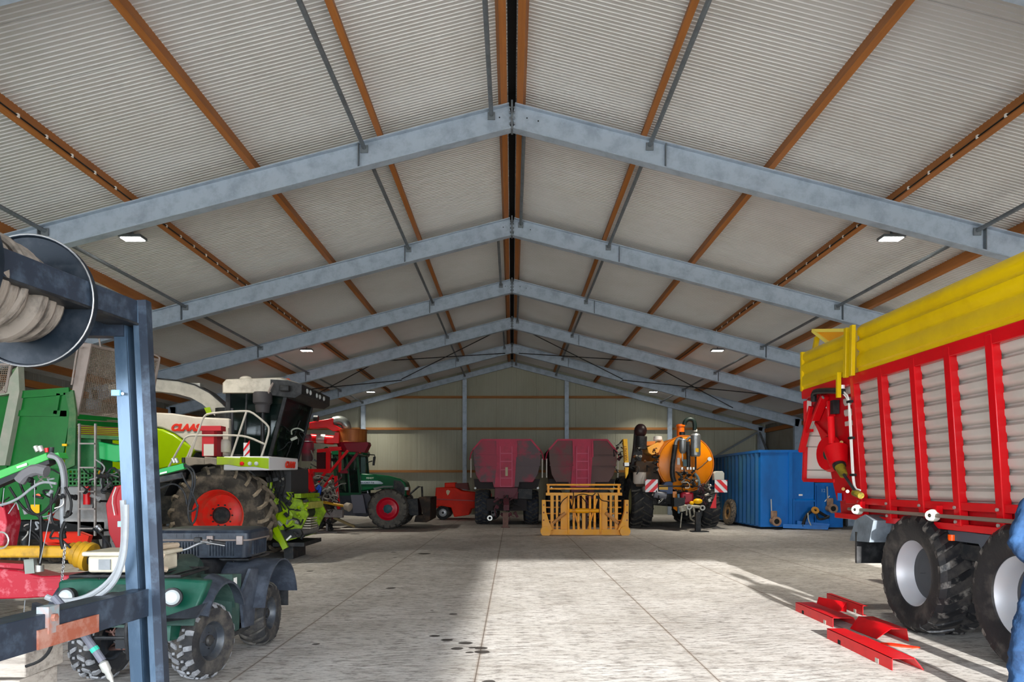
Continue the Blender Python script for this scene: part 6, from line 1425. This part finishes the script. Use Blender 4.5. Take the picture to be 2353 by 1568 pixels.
tag(o.build('metal_clip', redor), 'small flat pointed orange-red piece on the floor near the wheel', 'metal part', 'red sheet metal parts on the floor')

# ================================================================ person at the right edge
px_, py_ = 3.84, 5.1
t = thing('person', 'person in blue work clothes cut off by the right edge beside the wagon', 'person', (px_, py_, 0))
def skinmesh(nm, mat, J, E, parent, sub=2, root=0):
    me = bpy.data.meshes.new(nm); me.from_pydata([V(j[:3])-V((px_, py_, 0)) for j in J], E, [])
    o = bpy.data.objects.new(nm, me); C.objects.link(o); o.parent = parent
    o.modifiers.new('skin', 'SKIN'); sv = me.skin_vertices[0].data
    for i, j in enumerate(J): r = j[3] if isinstance(j[3], tuple) else (j[3], j[3]); sv[i].radius = r; sv[i].use_root = (i == root)
    s_ = o.modifiers.new('sub', 'SUBSURF'); s_.levels = sub; s_.render_levels = sub
    o.modifiers['skin'].use_smooth_shade = True
    me.materials.append(mat); return o
X, Y = px_, py_
J = [(X,Y,.98,(.09,.07)), (X,Y,1.18,(.09,.07)), (X,Y,1.38,(.10,.07)), (X,Y,1.50,(.06,.055)), (X,Y-.01,1.57,.052), (X,Y-.02,1.64,.07), (X,Y-.015,1.74,.088), (X,Y,1.80,.06),
     (X-.19,Y,1.41,.03), (X-.29,Y+.01,1.18,.036), (X-.22,Y-.16,.99,.036), (X-.18,Y-.24,.95,.028),
     (X+.19,Y,1.41,.03), (X+.30,Y,1.18,.036), (X+.27,Y-.14,.97,.036), (X+.24,Y-.22,.93,.028),
     (X-.12,Y,.90,.06), (X-.24,Y-.02,.52,.05), (X-.26,Y+.02,.10,.045), (X+.12,Y,.90,.06), (X+.16,Y-.02,.5,.05), (X+.18,Y+.02,.10,.045)]
E = [(0,1),(1,2),(2,3),(3,4),(4,5),(5,6),(6,7),(3,8),(8,9),(9,10),(10,11),(3,12),(12,13),(13,14),(14,15),(0,16),(16,17),(17,18),(0,19),(19,20),(20,21)]
body = skinmesh('body', skin, J, E, t)
Jc = [(X,Y,.96,(.17,.13)), (X,Y,1.20,(.165,.125)), (X,Y,1.43,(.16,.11)), (X-.20,Y,1.44,.085), (X-.30,Y+.01,1.18,.062), (X-.235,Y-.14,1.0,.055), (X+.20,Y,1.45,.085), (X+.31,Y,1.18,.066), (X+.275,Y-.12,.99,.055),
      (X-.125,Y,.88,.12), (X-.245,Y-.02,.52,.10), (X-.27,Y+.02,.10,.088), (X+.125,Y,.88,.12), (X+.165,Y-.02,.5,.10), (X+.185,Y+.02,.10,.088)]
Ec = [(0,1),(1,2),(2,3),(3,4),(4,5),(2,6),(6,7),(7,8),(0,9),(9,10),(10,11),(0,12),(12,13),(13,14)]
cov = skinmesh('coverall', overall, Jc, Ec, t, 3)
dt = bpy.data.textures.new('folds', 'CLOUDS'); dt.noise_scale = .07
dm = cov.modifiers.new('folds', 'DISPLACE'); dm.texture = dt; dm.strength = .045; dm.mid_level = .5
for sx, hx, hy in ((-1, X-.18, Y-.24), (1, X+.24, Y-.22)):
    JJ = [(hx, hy, .945, .026), (hx, hy-.05, .925, .034)]; EE = [(0, 1)]; k = 2
    for i, (dx, ln) in enumerate(((-.032, .065), (-.011, .075), (.011, .072), (.032, .058))):
        JJ += [(hx+dx, hy-.075, .915, .0095), (hx+dx*1.05, hy-.075-ln*.5, .895, .0085), (hx+dx, hy-.075-ln*.75, .865, .0075)]; EE += [(1, k), (k, k+1), (k+1, k+2)]; k += 3
    JJ += [(hx-sx*.04, hy-.035, .92, .011), (hx-sx*.055, hy-.07, .905, .009)]; EE += [(0, k), (k, k+1)]
    skinmesh('hand', skin, JJ, EE, body, 2)
for fx in (X-.27, X+.185):
    MB().loft([[V((fx+sx*w2, Y+.11-yy, z)) for sx, z in ((-1, 0.0), (1, 0.0), (1, .03), (.7, h2), (-.7, h2), (-1, .03))] for yy, w2, h2 in ((0, .04, .10), (.05, .05, .16), (.12, .05, .15), (.22, .052, .09), (.30, .045, .07), (.33, .03, .05))]).build('boot', black, t, world=True)
hr = MB().ball((X, Y+.005, 1.765), .105, (.95, 1.05, .95)); hr.v = [v if not (v.y < Y-.045 and v.z < 1.80) else V((v.x, Y-.03, v.z)) for v in hr.v]
hr.build('hair', M('brown hair', '#3a2a1e', .8), t, world=True)
for sx in (-1, 1):
    MB().ball((X+sx*.032, Y-.096, 1.71), .011).build('eye', M('eye white', '#e6e2da', .3), t, world=True)
    MB().ball((X+sx*.088, Y-.01, 1.69), .028, (.35, .7, 1)).build('ear', skin, t, world=True)
MB().ball((X, Y-.108, 1.685), .017, (.7, 1, 1.4)).build('nose', skin, t, world=True)
MB().ball((X, Y-.094, 1.645), .024, (1, .3, .25)).build('mouth', M('lips', '#a3604f', .5), t, world=True)
